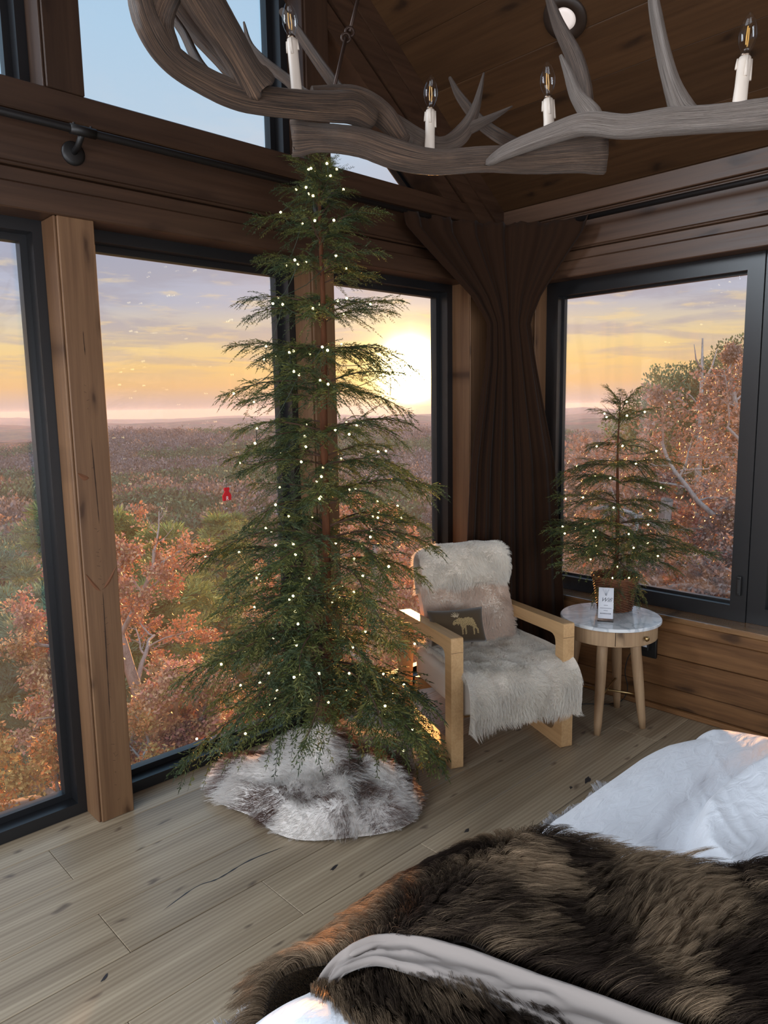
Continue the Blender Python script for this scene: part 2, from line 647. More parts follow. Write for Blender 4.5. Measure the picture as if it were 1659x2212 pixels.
def strands(name, P, D, length, bend, radius, colors, mat, parent=None, nseg=5, clump=0.0, cell=0.03, curl=0.0, seed=1, world_space=True):
    """hair curves: roots P, start direction D, bend vector, per-strand length and colour"""
    rs = np.random.default_rng(seed)
    n = len(P)
    t = np.linspace(0, 1, nseg)[None, :, None]
    length = np.broadcast_to(length, (n,))[:, None, None]
    pts = P[:, None, :] + D[:, None, :] * length * t * (1 - 0.35 * t) + bend[:, None, :] * length * t ** 1.7
    if curl > 0:
        ph = rs.random((n, 3)) * 6.28
        pts = pts + curl * length * t * np.sin(t * 5.0 + ph[:, None, :])
    if clump > 0:
        key = np.floor((P + 0.35 * cell * np.stack([vnoise(P[:, 0] * 40, P[:, 1] * 40, q * 9.1) for q in (1, 2, 3)], 1)) / cell).astype(np.int64)
        hsh = key[:, 0] * 73856093 ^ key[:, 1] * 19349663 ^ key[:, 2] * 83492791
        _, inv_, cnt = np.unique(hsh, return_inverse=True, return_counts=True)
        inv_ = inv_.ravel()
        cent = np.zeros((len(cnt), nseg, 3))
        np.add.at(cent, inv_, pts)
        cent /= cnt[:, None, None]
        cent += rs.standard_normal((len(cnt), 1, 3)) * np.linspace(0, 1, nseg)[None, :, None] * length.mean() * 0.16
        pts = pts * (1 - clump * t ** 1.3) + cent[inv_] * clump * t ** 1.3
    hc = bpy.data.hair_curves.new(name)
    hc.add_curves([nseg] * n)
    hc.attributes['position'].data.foreach_set('vector', pts.astype(np.float32).ravel())
    ra = hc.attributes.get('radius') or hc.attributes.new('radius', 'FLOAT', 'POINT')
    prof = np.linspace(1, 0.25, nseg)[None, :] * np.full((n, 1), radius)
    ra.data.foreach_set('value', prof.astype(np.float32).ravel())
    ca = hc.attributes.new('tint', 'FLOAT_COLOR', 'CURVE')
    c4 = np.ones((n, 4), dtype=np.float32)
    c4[:, :3] = colors
    ca.data.foreach_set('color', c4.ravel())
    hc.materials.append(mat)
    o = bpy.data.objects.new(name, hc)
    COL.objects.link(o)
    o['kind'] = 'stuff'
    return adopt(o, parent, world_space)

# ------------------------------------------------------------------ shared materials
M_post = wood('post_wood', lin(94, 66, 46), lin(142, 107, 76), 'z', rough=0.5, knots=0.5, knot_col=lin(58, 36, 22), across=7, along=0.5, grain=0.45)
M_post_shade = wood('shaded_post_wood', lin(42, 28, 21), lin(70, 49, 35), 'z', rough=0.45, knots=0.6, knot_col=lin(40, 26, 18), across=7)  # post wood darkened for the backlit upper posts; shade is in the colour
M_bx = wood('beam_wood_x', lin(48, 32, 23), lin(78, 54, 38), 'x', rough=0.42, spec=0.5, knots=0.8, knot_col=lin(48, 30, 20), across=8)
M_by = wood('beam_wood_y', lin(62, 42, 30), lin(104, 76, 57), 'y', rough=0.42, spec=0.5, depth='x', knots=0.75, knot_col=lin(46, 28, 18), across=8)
M_sill = wood('sill_wood', lin(96, 66, 42), lin(150, 112, 74), 'y', rough=0.28, spec=0.7, coat=0.7, depth='x', knots=0.6)
M_wall = wood('wall_plank_wood', lin(74, 47, 28), lin(146, 104, 66), 'y', rough=0.45, depth='x', knots=1.1, knot_col=lin(44, 28, 18), across=6, along=0.7, tint_var=0.3)
M_ceil = wood('ceiling_plank_wood', lin(54, 35, 20), lin(82, 56, 33), 'y', rough=0.5, depth='z', knots=0.45, knot_col=lin(30, 18, 10), across=7, tint_var=0.3)
M_floor = wood('oak_plank_floor', lin(128, 110, 88), lin(180, 162, 136), 'x', rough=0.36, spec=0.45, depth='z', knots=0.03, knot_col=lin(84, 68, 56), across=8, along=0.4, grain=0.22, rings=0.14, tint_var=0.2, bump=0.05, fine=2.2)
M_chairwood = wood('pale_ash_wood', lin(186, 144, 98), lin(218, 178, 130), 'y', rough=0.4, across=14, grain=0.6, tint_var=0.1)
M_tablewood = wood('pale_mango_wood', lin(150, 118, 88), lin(192, 160, 124), 'z', rough=0.5, across=12, tint_var=0.12, knots=0.25, knot_col=lin(60, 40, 28))
M_black = principled('black_aluminium', lin(26, 26, 28), rough=0.32, spec=0.55)
M_blackmatt = principled('matt_black_metal', lin(22, 20, 20), rough=0.45, spec=0.5)
M_glass = glass_mat('window_glass', veil=0.014)
M_lightglass = glass_mat('bulb_glass', ior=1.45)
M_brass = principled('brass', lin(178, 150, 104), rough=0.3, metal=1.0)
M_dark = principled('dark_void', lin(20, 17, 15), rough=0.9)

# ------------------------------------------------------------------ floor
WY, WX = 2.79, 3.67          # inner faces of the window wall (+y) and the right wall (+x)
floor = box('floor', -2.45, 3.95, -3.6, 3.05, -0.24, -0.012, principled('subfloor', lin(96, 82, 66), rough=0.8))
tag(floor, 'pale oak plank floor of the room', 'floor', kind='structure')
joints = {0: [1.9], 1: [-.6, 0.83, 2.9], 2: [0.518, 1.62, 3.2], 3: [-.4, 0.82, 2.45], 4: [0.2, 1.302, 3.0], 5: [0.7, 1.86, 3.3]}
row = 0
ytop = 2.995
yb = 2.753
while yb > -0.8:
    xs = [-1.4] + joints.get(row, sorted([0.1 + 1.1 * random.random(), 1.6 + 1.4 * random.random()])) + [3.668]
    for a, b in zip(xs[:-1], xs[1:]):
        box('plank', a + 0.0008, b - 0.0008, yb + 0.0010, ytop - 0.0010, -0.012, random.uniform(-0.0006, 0.0), M_floor, floor, bev=0.0016)
    ytop = yb
    yb -= 0.2425
    row += 1
# small dark filled knots in the boards
M_knot = principled('dark_knot_filler', lin(46, 44, 46), rough=0.35)
for (x, y, a, b, r) in ((2.728, 1.582, .034, .012, .3), (1.53, 1.90, .022, .008, .2), (2.62, 1.60, .014, .006, .4), (2.05, 1.71, .018, .007, .1), (0.72, 1.98, .016, .007, .6)):
    an = np.linspace(0, 2 * np.pi, 18, endpoint=False)
    w1, w2 = (1 + 0.35 * np.sin(an * 3 + x * 9) + 0.2 * rng.random(18)) * 0.8 * a, (1 + 0.3 * np.sin(an * 2 + y * 7) + 0.25 * rng.random(18)) * 0.8 * b
    V = [(x + p * math.cos(t) * math.cos(r) - q * math.sin(t) * math.sin(r), y + p * math.cos(t) * math.sin(r) + q * math.sin(t) * math.cos(r), 0.0005) for t, p, q in zip(an, w1, w2)]
    mk('knot', V, [tuple(range(18))], M_knot, floor, world_space=True)
# long check cracks
for pts in ([(0.98, 2.13), (1.12, 2.16), (1.20, 2.145), (1.34, 2.155), (1.50, 2.13)], [(0.95, 1.66), (1.05, 1.675), (1.15, 1.66)]):
    P = catmull([(x, y, 0) for x, y in pts], 6)
    n = len(P)
    wd = 0.0035 * np.sin(np.linspace(0, math.pi, n)) ** 0.6 * (0.5 + rng.random(n))
    V = [(p[0], p[1] + s * w, 0.0004) for p, w in zip(P, wd) for s in (-1, 1)]
    mk('crack', V, [(2 * i, 2 * i + 2, 2 * i + 3, 2 * i + 1) for i in range(n - 1)], M_knot, floor, world_space=True)

# ------------------------------------------------------------------ window wall (left): posts, header boards, windows
XC = 3.67
posts = [(-1.266, -1.132), (-0.106, 0.028), (1.054, 1.188), (2.214, 2.348)]
wall_left = box('wall_left', -2.45, 3.80, 2.83, 2.99, 2.36, 2.775, M_bx)
tag(wall_left, 'dark timber header across the big window wall', 'wall', kind='structure')
# header boards, bottom to top: (z0, z1, face y)
for z0, z1, fy in ((2.355, 2.443, 2.79), (2.446, 2.497, 2.808), (2.500, 2.512, 2.796), (2.513, 2.668, 2.806), (2.671, 2.683, 2.797), (2.684, 2.784, 2.79)):
    box('board', -2.45, 3.67, fy, 2.96, z0, z1, M_bx, wall_left, bev=0.004)
tn = 1
for a, b in posts:
    for z0, z1 in ((0.0, 2.354), (2.785, 4.9)):
        if z0 > 2 and a < -1.2: z1 = 3.7
        o = box('trim_%d' % tn, a, b, WY, 2.92, z0, z1, M_post if z0 < 1 else M_post_shade, bev=0.003)
        tag(o, {(0, 0): 'outer lower timber post of the window wall, past the frame edge', (0, 1): 'outer upper timber post of the window wall, past the frame edge',
                (1, 0): 'second lower timber post of the window wall, just past the frame edge', (1, 1): 'second upper timber post of the window wall, just past the frame edge',
                (2, 0): 'thick timber post with a long drying crack between the two tall windows', (2, 1): 'shaded upper post above the cracked timber post, between two high windows',
                (3, 0): 'timber post standing behind the big Christmas tree', (3, 1): 'shaded upper post behind the chandelier, beside the small triangular window'}[
            (posts.index((a, b)), 0 if z0 < 2 else 1)], 'post', kind='structure')
        if a > 0:    # lighter edge bead beside the jamb
            box('bead', a - 0.010, a - 0.001, 2.80, 2.92, z0, z1, M_post if z0 < 1 else M_post_shade, o, bev=0.002)
        # back block so that no sky shows beside the post
        tn += 1
P3 = [o for o in bpy.data.objects if o.name == 'trim_5'][0]
# the drying crack and the bark scars of the front post
def crack(parent, pts, w, mat):
    P = catmull(pts, 8)
    n = len(P)
    wd = w * np.sin(np.linspace(0.02, math.pi - 0.02, n)) ** 0.5 * (0.6 + 0.8 * rng.random(n))
    V = [(p[0] + s * q, p[1], p[2]) for p, q in zip(P, wd) for s in (-1, 1)]
    return mk('crack', V, [(2 * i, 2 * i + 2, 2 * i + 3, 2 * i + 1) for i in range(n - 1)], mat, parent, world_space=True)
M_crack = principled('crack_dark', lin(52, 34, 22), rough=0.9)
M_scar = principled('bark_scar', lin(104, 64, 38), rough=0.8)
cy_ = 2.7893
crack(P3, [(1.122, cy_, 0.95), (1.120, cy_, 0.80), (1.117, cy_, 0.62), (1.114, cy_, 0.42)], 0.0022, M_crack)
crack(P3, [(1.120, cy_, 1.55), (1.124, cy_, 1.38), (1.127, cy_, 1.22)], 0.0022, M_crack)
crack(P3, [(1.118, cy_, 1.95), (1.120, cy_, 1.86)], 0.0018, M_crack)
for (x0, z0, x1, z1) in ((1.060, 1.03, 1.112, 0.955), (1.182, 1.04, 1.126, 0.962), (1.058, 1.42, 1.10, 1.40)):
    P = catmull([(x0, 0, z0), ((x0 + x1) / 2, 0, (z0 + z1) / 2 - 0.006), (x1, 0, z1)], 6)
    n = len(P)
    wd = 0.011 * np.sin(np.linspace(0, math.pi, n)) ** 0.7
    V = []
    for p, q in zip(P, wd):
        V += [(p[0], cy_, p[2] - q), (p[0], cy_ - 0.002, p[2]), (p[0], cy_, p[2] + q)]
    F = []
    for i in range(n - 1):
        F += [(3 * i, 3 * i + 3, 3 * i + 4, 3 * i + 1), (3 * i + 1, 3 * i + 4, 3 * i + 5, 3 * i + 2)]
    mk('bark_scar', V, F, M_scar, P3, world_space=True)
for i in range(70):      # tiny cross checks along the pith line
    z = random.choice([random.uniform(0.1, 2.2), random.gauss(0.75, 0.2), random.gauss(0.25, 0.1)])
    if z < 0.05 or z > 2.3: continue
    x = 1.119 + 0.006 * math.sin(z * 3)
    l = random.uniform(0.004, 0.013)
    s = random.choice((-1, 1))
    mk('check_mark', [(x, cy_, z - 0.0007), (x + s * l, cy_, z + 0.004), (x + s * l, cy_, z + 0.005), (x, cy_, z + 0.0007)], [(0, 1, 2, 3)], M_crack, P3, world_space=True) if i < 40 else None

# corner boards (post at the corner of the two glazed walls)
co = prism('trim_20', [(3.364, 2.79), (3.67, 2.79), (3.67, 2.54), (3.80, 2.54), (3.80, 2.92), (3.364, 2.92)], 0.0, 2.354, 'z', M_post)
tag(co, 'corner post boards of the room behind the curtain', 'post', kind='structure')
box('bead', 3.364, 3.374, 2.782, 2.789, 0, 2.354, M_post, co, bev=0.002)
box('bead', 3.663, 3.669, 2.54, 2.55, 0, 2.354, M_post, co, bev=0.002)

M_jamb = M_post
win_n = 0


def window(poly, axis, d_front, label, mwidth=0.045, out_d=1, steps=((0.0, 0.065, 0.0), (0.065, 0.11, 0.026)), pane_d=0.085, handle=None, bottom=None):
    """black framed pane: poly is CCW in (u, z)"""
    global win_n
    win_n += 1
    w = empty('window_%d' % win_n, (0, 0, 0))
    tag(w, label, 'window', kind='structure')
    n = len(poly)
    for k, (a, b, ins) in enumerate(steps):
        ws = [mwidth + ins] * n
        if bottom is not None: ws[0] = bottom + ins
        ring('frame' if k == 0 else 'glazing_bead', poly, inset_poly(poly, ws), d_front + a, d_front + b, axis, M_black, w)
    inn = inset_poly(poly, mwidth * 0.6)
    prism('pane', inn, d_front + pane_d, d_front + pane_d + 0.010, axis, M_glass, w)
    return w


def rect(a, b, z0, z1):
    return [(a, z0), (b, z0), (b, z1), (a, z1)]


lower = [(-1.132, -0.106), (0.028, 1.054), (1.188, 2.214), (2.348, 3.364)]
lname = ['tall black framed window beyond the frame on the far side', 'tall black framed window with the deck railing below it',
         'tall black framed window between the two timber posts', 'tall black framed window with the setting sun beside the curtain']
for (a, b), nm in zip(lower, lname):
    window(rect(a, b, 0.0, 2.356), 'y', 2.92, nm, bottom=0.05)
rake = lambda x: 2.787 + 0.75 * (3.67 - x)
glz = lambda x: 2.845 + 0.755 * (3.112 - x) + 0.02
window(rect(0.028, 1.054, 2.75, 4.6), 'y', 2.92, 'upper black framed window above the deck side window')
window([(1.188, 2.75), (2.214, 2.75), (2.214, glz(2.214) + .03), (1.188, glz(1.188) + .03)], 'y', 2.92, 'upper black framed window behind the antlers', mwidth=0.045)
window([(2.348, 2.75), (3.27, 2.75), (2.348, glz(2.348) + .03)], 'y', 2.92, 'small triangular window under the sloping roof', mwidth=0.03, steps=((0.0, 0.065, 0.0), (0.065, 0.11, 0.012)))

# sloping rake boards above the triangular window
def rake_board(lo, hi, fy, x0=0.7, x1=3.668):
    z = lambda x, o: rake(x) - o
    prism('rake_board', [(x0, z(x0, lo)), (x1, z(x1, lo)), (x1, z(x1, hi)), (x0, z(x0, hi))], fy, 2.94, 'y', M_bx, wall_left)
rake_board(0.392, 0.275, 2.798)
rake_board(0.272, 0.255, 2.813)
rake_board(0.252, 0.130, 2.785)
rake_board(0.127, 0.001, 2.775)

# ------------------------------------------------------------------ right wall
wall_right = box('wall_right', 3.685, 3.83, -3.6, 2.95, -0.01, 0.50, M_wall)
tag(wall_right, 'knotty timber wall below and above the side window', 'wall', kind='structure')
for z0, z1, fx in ((0.0, 0.028, 3.655), (0.030, 0.132, 3.672), (0.135, 0.302, 3.668), (0.305, 0.444, 3.672), (0.447, 0.508, 3.655)):
    box('board', fx, 3.83, -1.2, 2.789, z0, z1, M_wall, wall_right, bev=0.005)
sill = box('sill', 3.640, 3.80, -1.2, 2.539, 0.511, 0.540, M_sill, wall_right, bev=0.006, seg=2)
box('header_core', 3.70, 3.83, -3.6, 2.99, 2.36, 2.775, M_by, wall_right)
for z0, z1, fx in ((2.355, 2.443, 3.67), (2.446, 2.495, 3.682), (2.498, 2.508, 3.674), (2.510, 2.662, 3.682), (2.665, 2.677, 3.672), (2.679, 2.690, 3.678), (2.692, 2.787, 3.664)):
    box('board', fx, 3.83, -1.2, 2.789, z0, z1, M_by, wall_right, bev=0.004)
# side windows: a sliding pair in one black frame
w7 = window(rect(1.33, 2.54, 0.541, 2.354), 'x', 3.775, 'side window behind the small potted tree', mwidth=0.078, steps=((0.0, 0.05, 0.0), (0.05, 0.08, 0.012)), pane_d=0.055)
w8 = window(rect(0.12, 1.328, 0.541, 2.354), 'x', 3.785, 'next side window past the black mullion', mwidth=0.085, steps=((0.0, 0.05, 0.0), (0.05, 0.08, 0.012)), pane_d=0.055)
hd = box('handle', 3.752, 3.776, 1.352, 1.374, 0.68, 0.78, M_blackmatt, w7, bev=0.005, seg=2)
box('latch', 3.745, 3.754, 1.356, 1.370, 0.69, 0.77, M_blackmatt, w7, bev=0.003)
for y0, y1 in ((-1.2, 0.12),):
    box('wall_panel', 3.67, 3.83, y0, y1, 0.541, 2.354, M_wall, wall_right)

# ------------------------------------------------------------------ ceiling
cz = lambda x: rake(x)
ceiling = prism('ceiling', [(3.9, cz(3.9) + 0.02), (3.9, cz(3.9) + 0.20), (0.7, cz(0.7) + 0.20), (-2.5, cz(3.9) + 0.20), (-2.5, cz(3.9) + 0.02), (0.7, cz(0.7) + 0.02)], -3.6, 3.10, 'y', M_ceil)
tag(ceiling, 'sloping plank ceiling of the room', 'ceiling', kind='structure')
sx = 3.668
k = 0
xs_c = [3.668, 3.445, 3.212, 3.028, 2.80] + [2.80 - 0.205 * i for i in range(1, 11)]
for a, b in zip(xs_c[:-1], xs_c[1:]):
    g = 0.0018
    prism('plank', [(b + g, cz(b + g) - 0.001 * (k % 3)), (b + g, cz(b + g) + 0.019), (a - g, cz(a - g) + 0.019), (a - g, cz(a - g) - 0.001 * (k % 3))], -1.5, 2.788, 'y', M_ceil, ceiling)
    k += 1

# recessed ceiling light: dark ring, white lens
nrm = Vector((-0.75, 0, -1)).normalized()
cl_ = empty('ceiling_light', (2.966, 1.926, 3.312))
cl_.rotation_mode = 'QUATERNION'
cl_.rotation_quaternion = Vector((0, 0, -1)).rotation_difference(nrm)
tag(cl_, 'recessed ceiling light with dark ring and white lens', 'ceiling light')
V, F = lathe([(0.050, -0.004), (0.056, -0.013), (0.094, -0.010), (0.098, 0.0), (0.098, 0.008), (0.05, 0.008)], 40)
mk('trim_ring', V, F, principled('bronze_ring', lin(44, 32, 24), rough=0.5), cl_, smooth=True)
V, F = lathe([(0.0, -0.007), (0.03, -0.0065), (0.0515, -0.004), (0.0515, 0.006)], 36)
mk('lens', V, F, principled('white_lens', lin(236, 226, 220), rough=0.5, emit=lin(255, 236, 224), estr=0.35), cl_, smooth=True)

def text_mesh(name, body, size, mat, parent, M, shear=0.0, extrude=0.0003, spacing=1.0):
    fc = bpy.data.curves.new(name, 'FONT')
    fc.body = body
    fc.size = size
    fc.shear = shear
    fc.align_x = 'CENTER'
    fc.extrude = extrude
    fc.space_character = spacing
    tmp = bpy.data.objects.new(name, fc)
    COL.objects.link(tmp)
    dg = bpy.context.evaluated_depsgraph_get()
    me = bpy.data.meshes.new_from_object(tmp.evaluated_get(dg))
    bpy.data.objects.remove(tmp)
    me.materials.clear()
    me.materials.append(mat)
    o = bpy.data.objects.new(name, me)
    COL.objects.link(o)
    o.parent = parent
    o.matrix_basis = M
    return o


# ================================================================== CONIFERS
M_needle = tint_mat('conifer_foliage', rough=0.6, trans=0.22, rnd=0.35, spec=0.3)
M_twig = principled('twig_brown', lin(74, 50, 36), rough=0.85)
M_trunk = wood('artificial_trunk', lin(58, 34, 22), lin(108, 66, 42), 'z', rough=0.8, across=40, along=6, spec=0.15)


def spray_branch(seed, nside=15, droop=0.16, side_len=0.36):
    """one feathery bough along +x, length 1: returns stem tube (V,F) and leaf triangles V,F,C"""
    rs = np.random.default_rng(seed)
    n = 14
    s = np.linspace(0, 1, n)
    ph = rs.random() * 6
    axis = np.stack([s, 0.05 * np.sin(s * 5 + ph) * s, 0.06 * np.sin(s * 3.0) - droop * s ** 2.2], 1)
    stem = tube(axis[:-1], np.linspace(0.011, 0.003, n - 1), 5)
    stems = [stem]
    V, F, C = [], [], []

    def at_axis(t):
        i = min(int(t * (n - 1)), n - 2)
        f = t * (n - 1) - i
        return axis[i] * (1 - f) + axis[i + 1] * f, (axis[i + 1] - axis[i]) / np.linalg.norm(axis[i + 1] - axis[i])

    def quad(p, d, l, w, c):
        d = d / (np.linalg.norm(d) + 1e-9)
        sd_ = np.cross(d, rs.standard_normal(3))
        sd_ /= np.linalg.norm(sd_) + 1e-9
        k = len(V)
        V.extend([p - sd_ * w, p + d * l * 0.55 - sd_ * w * 0.9, p + d * l, p + d * l * 0.55 + sd_ * w * 0.9])
        F.append((k, k + 1, k + 2, k + 3))
        C.append(c)
    g = np.array([lin(66, 76, 40), lin(86, 92, 46), lin(58, 72, 46), lin(108, 108, 58), lin(78, 90, 62)])
    items = [(0.16 + 0.84 * (i + rs.random() * 0.7) / nside, sgn) for i in range(nside) for sgn in (-1, 1)] + [(0.93, 0)]
    for t, sgn in items:
        p0, d0 = at_axis(min(t, 0.995))
        side = np.array([0, sgn, 0.0])
        ang = R(52 - 22 * t + rs.normal(0, 9))
        d = d0 * math.cos(ang) + side * math.sin(ang) + np.array([0, 0, rs.normal(-0.12, 0.28)])
        if sgn == 0: d = d0.copy()
        d /= np.linalg.norm(d)
        l = (side_len * (1 - t) ** 0.8 + 0.13) * (0.75 + 0.5 * rs.random())
        m = max(5, int(l / 0.026))
        bend = np.array([rs.normal(0, .06), rs.normal(0, .06), -0.22 - 0.12 * rs.random()])
        prev = p0
        col0 = g[rs.integers(len(g))]
        for j in range(m):
            q = (j + 1) / m
            p = p0 + d * l * q + bend * l * q * q
            dd = p - prev
            quad(prev, dd, np.linalg.norm(dd) * 1.5, 0.0035, col0 * 0.6)
            for s2 in (-1, 1):
                perp = np.cross(dd, np.array([0, 0, 1.0])) * s2
                perp /= np.linalg.norm(perp) + 1e-9
                dn = dd / (np.linalg.norm(dd) + 1e-9)
                sub = dn * 0.8 + perp * 0.62 + np.array([0, 0, rs.normal(-.05, .3)])
                sl = (0.055 * (1 - q) + 0.024) * (0.7 + 0.6 * rs.random())
                sub /= np.linalg.norm(sub)
                col = col0 * (0.8 + 0.45 * rs.random())
                quad(prev, sub, sl, 0.0042, col)
                for w in range(2):
                    s3 = (-1, 1)[w]
                    pp = np.cross(sub, dd) * s3
                    pp = np.cross(sub, np.array([0, 0, 1.0])) * s3 + rs.standard_normal(3) * 0.2
                    quad(prev + sub * sl * (0.35 + 0.22 * w), sub * 0.9 + pp / (np.linalg.norm(pp) + 1e-9) * 0.6, sl * 0.5, 0.0034, col * 1.08)
            prev = p
    return merge(stems), (np.array(V), np.array(F), np.array(C))


branch_proto = []
for i in range(6):
    st, lf = spray_branch(100 + i, nside=(14, 15, 13, 15, 12, 14)[i], droop=(0.10, 0.18, 0.24, 0.14, 0.32, 0.06)[i])
    sm = bpy.data.meshes.new('branch')
    sm.from_pydata([tuple(v) for v in st[0]], [], st[1])
    sm.materials.append(M_twig)
    nm = bpy.data.meshes.new('needles')
    V, F, C = lf
    nm.vertices.add(len(V)); nm.vertices.foreach_set('co', V.astype(np.float32).ravel())
    nm.loops.add(F.size); nm.loops.foreach_set('vertex_index', F.astype(np.int32).ravel())
    nm.polygons.add(len(F)); nm.polygons.foreach_set('loop_start', np.arange(0, F.size, 4, dtype=np.int32))
    at_ = nm.attributes.new('tint', 'FLOAT_COLOR', 'FACE')
    c4 = np.ones((len(F), 4), np.float32); c4[:, :3] = C
    at_.data.foreach_set('color', c4.ravel())
    nm.materials.append(M_needle)
    nm.update(calc_edges=True)
    branch_proto.append((sm, nm, V))


def add_branch(tree, base, az, pitch, length, k, roll=0.0, thick=1.0):
    sm, nm, V = branch_proto[k]
    o = bpy.data.objects.new('branch', sm)
    M = Matrix.Translation(base) @ Matrix.Rotation(az, 4, 'Z') @ Matrix.Rotation(-pitch, 4, 'Y') @ Matrix.Rotation(roll, 4, 'X') @ Matrix.Diagonal((length, length * thick, length * thick, 1))
    COL.objects.link(o)
    o.parent = tree
    o.matrix_basis = M
    f = bpy.data.objects.new('needles', nm)
    COL.objects.link(f)
    f.parent = o
    f['kind'] = 'stuff'
    return M


# bulbs share one mesh: a tiny glowing drop in a clear green socket
M_led = principled('warm_white_led', (1, 0.9, 0.6), rough=0.4, emit=(1.0, 0.86, 0.42), estr=9.0)
bmq = bmesh.new()
bmesh.ops.create_icosphere(bmq, subdivisions=1, radius=0.0054)
led_me = bpy.data.meshes.new('bulb')
bmq.to_mesh(led_me)
bmq.free()
led_me.materials.append(M_led)


def lights_on(name, loc, spots, label, wire_mat, step=7):
    th = empty(name, loc)
    tag(th, label, 'string lights')
    spots = np.array(spots)
    for p in spots:
        o = bpy.data.objects.new('bulb', led_me)
        COL.objects.link(o)
        o.parent = th
        o.location = Vector(p) - Vector(loc)
    order = np.lexsort((np.arctan2(spots[:, 1] - loc[1], spots[:, 0] - loc[0]), np.round(spots[:, 2] * 7)))
    Q = spots[order]
    segs = []
    for a, b in zip(Q[:-1], Q[1:]):
        if np.linalg.norm(a - b) < 0.34:
            mid = (a + b) / 2 - np.array([0, 0, 0.03])
            segs.append(tube(catmull([a, mid, b], 2), 0.0014, 4, caps=False))
    V, F = merge(segs)
    o = mk('wire', V, F, wire_mat, th, world_space=True)
    o['kind'] = 'stuff'
    return th


M_wire = principled('green_wire', lin(40, 52, 36), rough=0.6)

# ---- the big tree
TB = Vector((1.905, 2.375, 0.0))
tree = empty('christmas_tree', TB)
tag(tree, 'tall sparse artificial Christmas tree standing on the floor before the windows', 'christmas tree')
lean = lambda z: Vector((0.010 * z, -0.004 * z, 0))
zs = np.linspace(0.12, 2.56, 22)
V, F = tube([tuple(lean(z) + Vector((0.003 * math.sin(z * 7), 0.003 * math.cos(z * 5), z))) for z in zs], np.interp(zs, [0.1, 1.6, 2.56], [0.019, 0.016, 0.005]), 10, rough=0.04)
mk('trunk', V, F, M_trunk, tree, smooth=True)
prof_z = [0.28, 0.40, 0.55, 0.80, 1.10, 1.40, 1.72, 2.0, 2.25, 2.40, 2.55, 2.66]
prof_r = [0.64, 0.62, 0.60, 0.57, 0.49, 0.42, 0.385, 0.355, 0.28, 0.20, 0.10, 0.05]
spots = []
view_dir = Vector((0, 0, 1.65)) - (TB + Vector((0, 0, 1.3)))
ti = 0
z = 0.46
r_ = random.Random(11)
while z < 2.56:
    rad = float(np.interp(z, prof_z, prof_r))
    nb = int(np.interp(z, [0.3, 0.9, 1.5, 2.3, 2.6], [13, 10, 8, 8, 6]))
    a0 = r_.random() * 6.28
    for i in range(nb):
        az = a0 + 2 * math.pi * (i + r_.uniform(-.25, .25)) / nb
        ln = rad * r_.uniform(0.80, 1.10)
        dy, dx = math.sin(az), math.cos(az)
        if dy > 0.05: ln = min(ln, 0.47 / dy)           # the glass is close behind
        if 0.56 < z < 0.98 and dx > 0.25 and -0.97 < dy < 0.25:
            if r_.random() < 0.72: continue
            ln *= 0.80
        pitch = r_.uniform(-0.06, 0.22) + (0.20 if z > 1.9 else 0) + (0.35 if z > 2.3 else 0)
        if z < 0.56: pitch = r_.uniform(-0.26, 0.06) if r_.random() < 0.82 else -0.62
        zz = z + r_.uniform(-0.035, 0.035)
        M = add_branch(tree, lean(zz) + Vector((0, 0, zz)), az, pitch, ln, r_.randrange(6) if z > 0.58 else r_.choice((0, 1, 3, 5, 2)), r_.uniform(-0.5, 0.5), thick=1.0 if z < 2.2 else 1.45)
        for q in range(2 if (ti % 3) or z < 1.2 else 1):
            if len(spots) < 250 and (dy < 0.75 or r_.random() < 0.4) and r_.random() < (0.9 if z < 2.1 else 0.55):
                s = r_.uniform(0.28, 0.96)
                p = M @ Vector((s, r_.uniform(-.22, .22) * (1.05 - s), 0.015 - 0.16 * s ** 2.2 + r_.uniform(0.0, .05)))
                spots.append(TB + p)
        ti += 1
    z += float(np.interp(z, [0.3, 1.0, 2.0, 2.6], [0.115, 0.145, 0.155, 0.10]))
for i in range(3):       # leader tips
    add_branch(tree, lean(2.45) + Vector((0, 0, 2.44 + .03 * i)), 1.9 * i + 0.4, R(76 - 4 * i), 0.20, i, 0, 1.6)
ntree = len(spots)
lights_on('string_lights', TB, spots, 'warm white fairy lights wound through the big Christmas tree', M_wire)

# ---- red felt ornament with a white letter
orn = empty('ornament', (1.487, 2.44, 1.335), R(12))
tag(orn, 'small red felt ornament with a white letter hanging on the big tree', 'ornament')
pl = [(-.020, -.030), (.020, -.030), (.022, -.012), (.009, .004), (.014, .010), (.012, .018), (-.012, .018), (-.014, .010), (-.009, .004), (-.022, -.012)]
pl = [(x, z * 1.05) for x, z in pl]
prism('felt', pl, -0.002, 0.002, 'y', principled('red_felt', lin(196, 24, 34), rough=0.9), orn, world_space=False)
text_mesh('letter', 'R', 0.022, principled('white_felt', lin(236, 226, 226), rough=0.9), orn, Matrix.Translation((0, -0.0026, -0.030)) @ Matrix.Rotation(R(90), 4, 'X'))
V, F = tube([(0, 0, 0.018), (0.002, 0.003, 0.04), (0, 0, 0.06)], 0.0012, 5)
mk('loop', V, F, M_wire, orn)

# ------------------------------------------------------------------ fur tree skirt
FURW = fur_mat('white_brown_fur', root_dark=0.9, gloss=0.06, trans=0.3)


def heightmesh(name, X, Y, Z, mat, parent=None):
    n, m = X.shape
    V = np.stack([X.ravel(), Y.ravel(), Z.ravel()], 1)
    i, j = np.meshgrid(np.arange(n - 1), np.arange(m - 1), indexing='ij')
    a = (i * m + j).ravel()
    F = np.stack([a, a + m, a + m + 1, a + 1], 1)
    return mk_np(name, V, F, mat, parent, smooth=True, world_space=True)


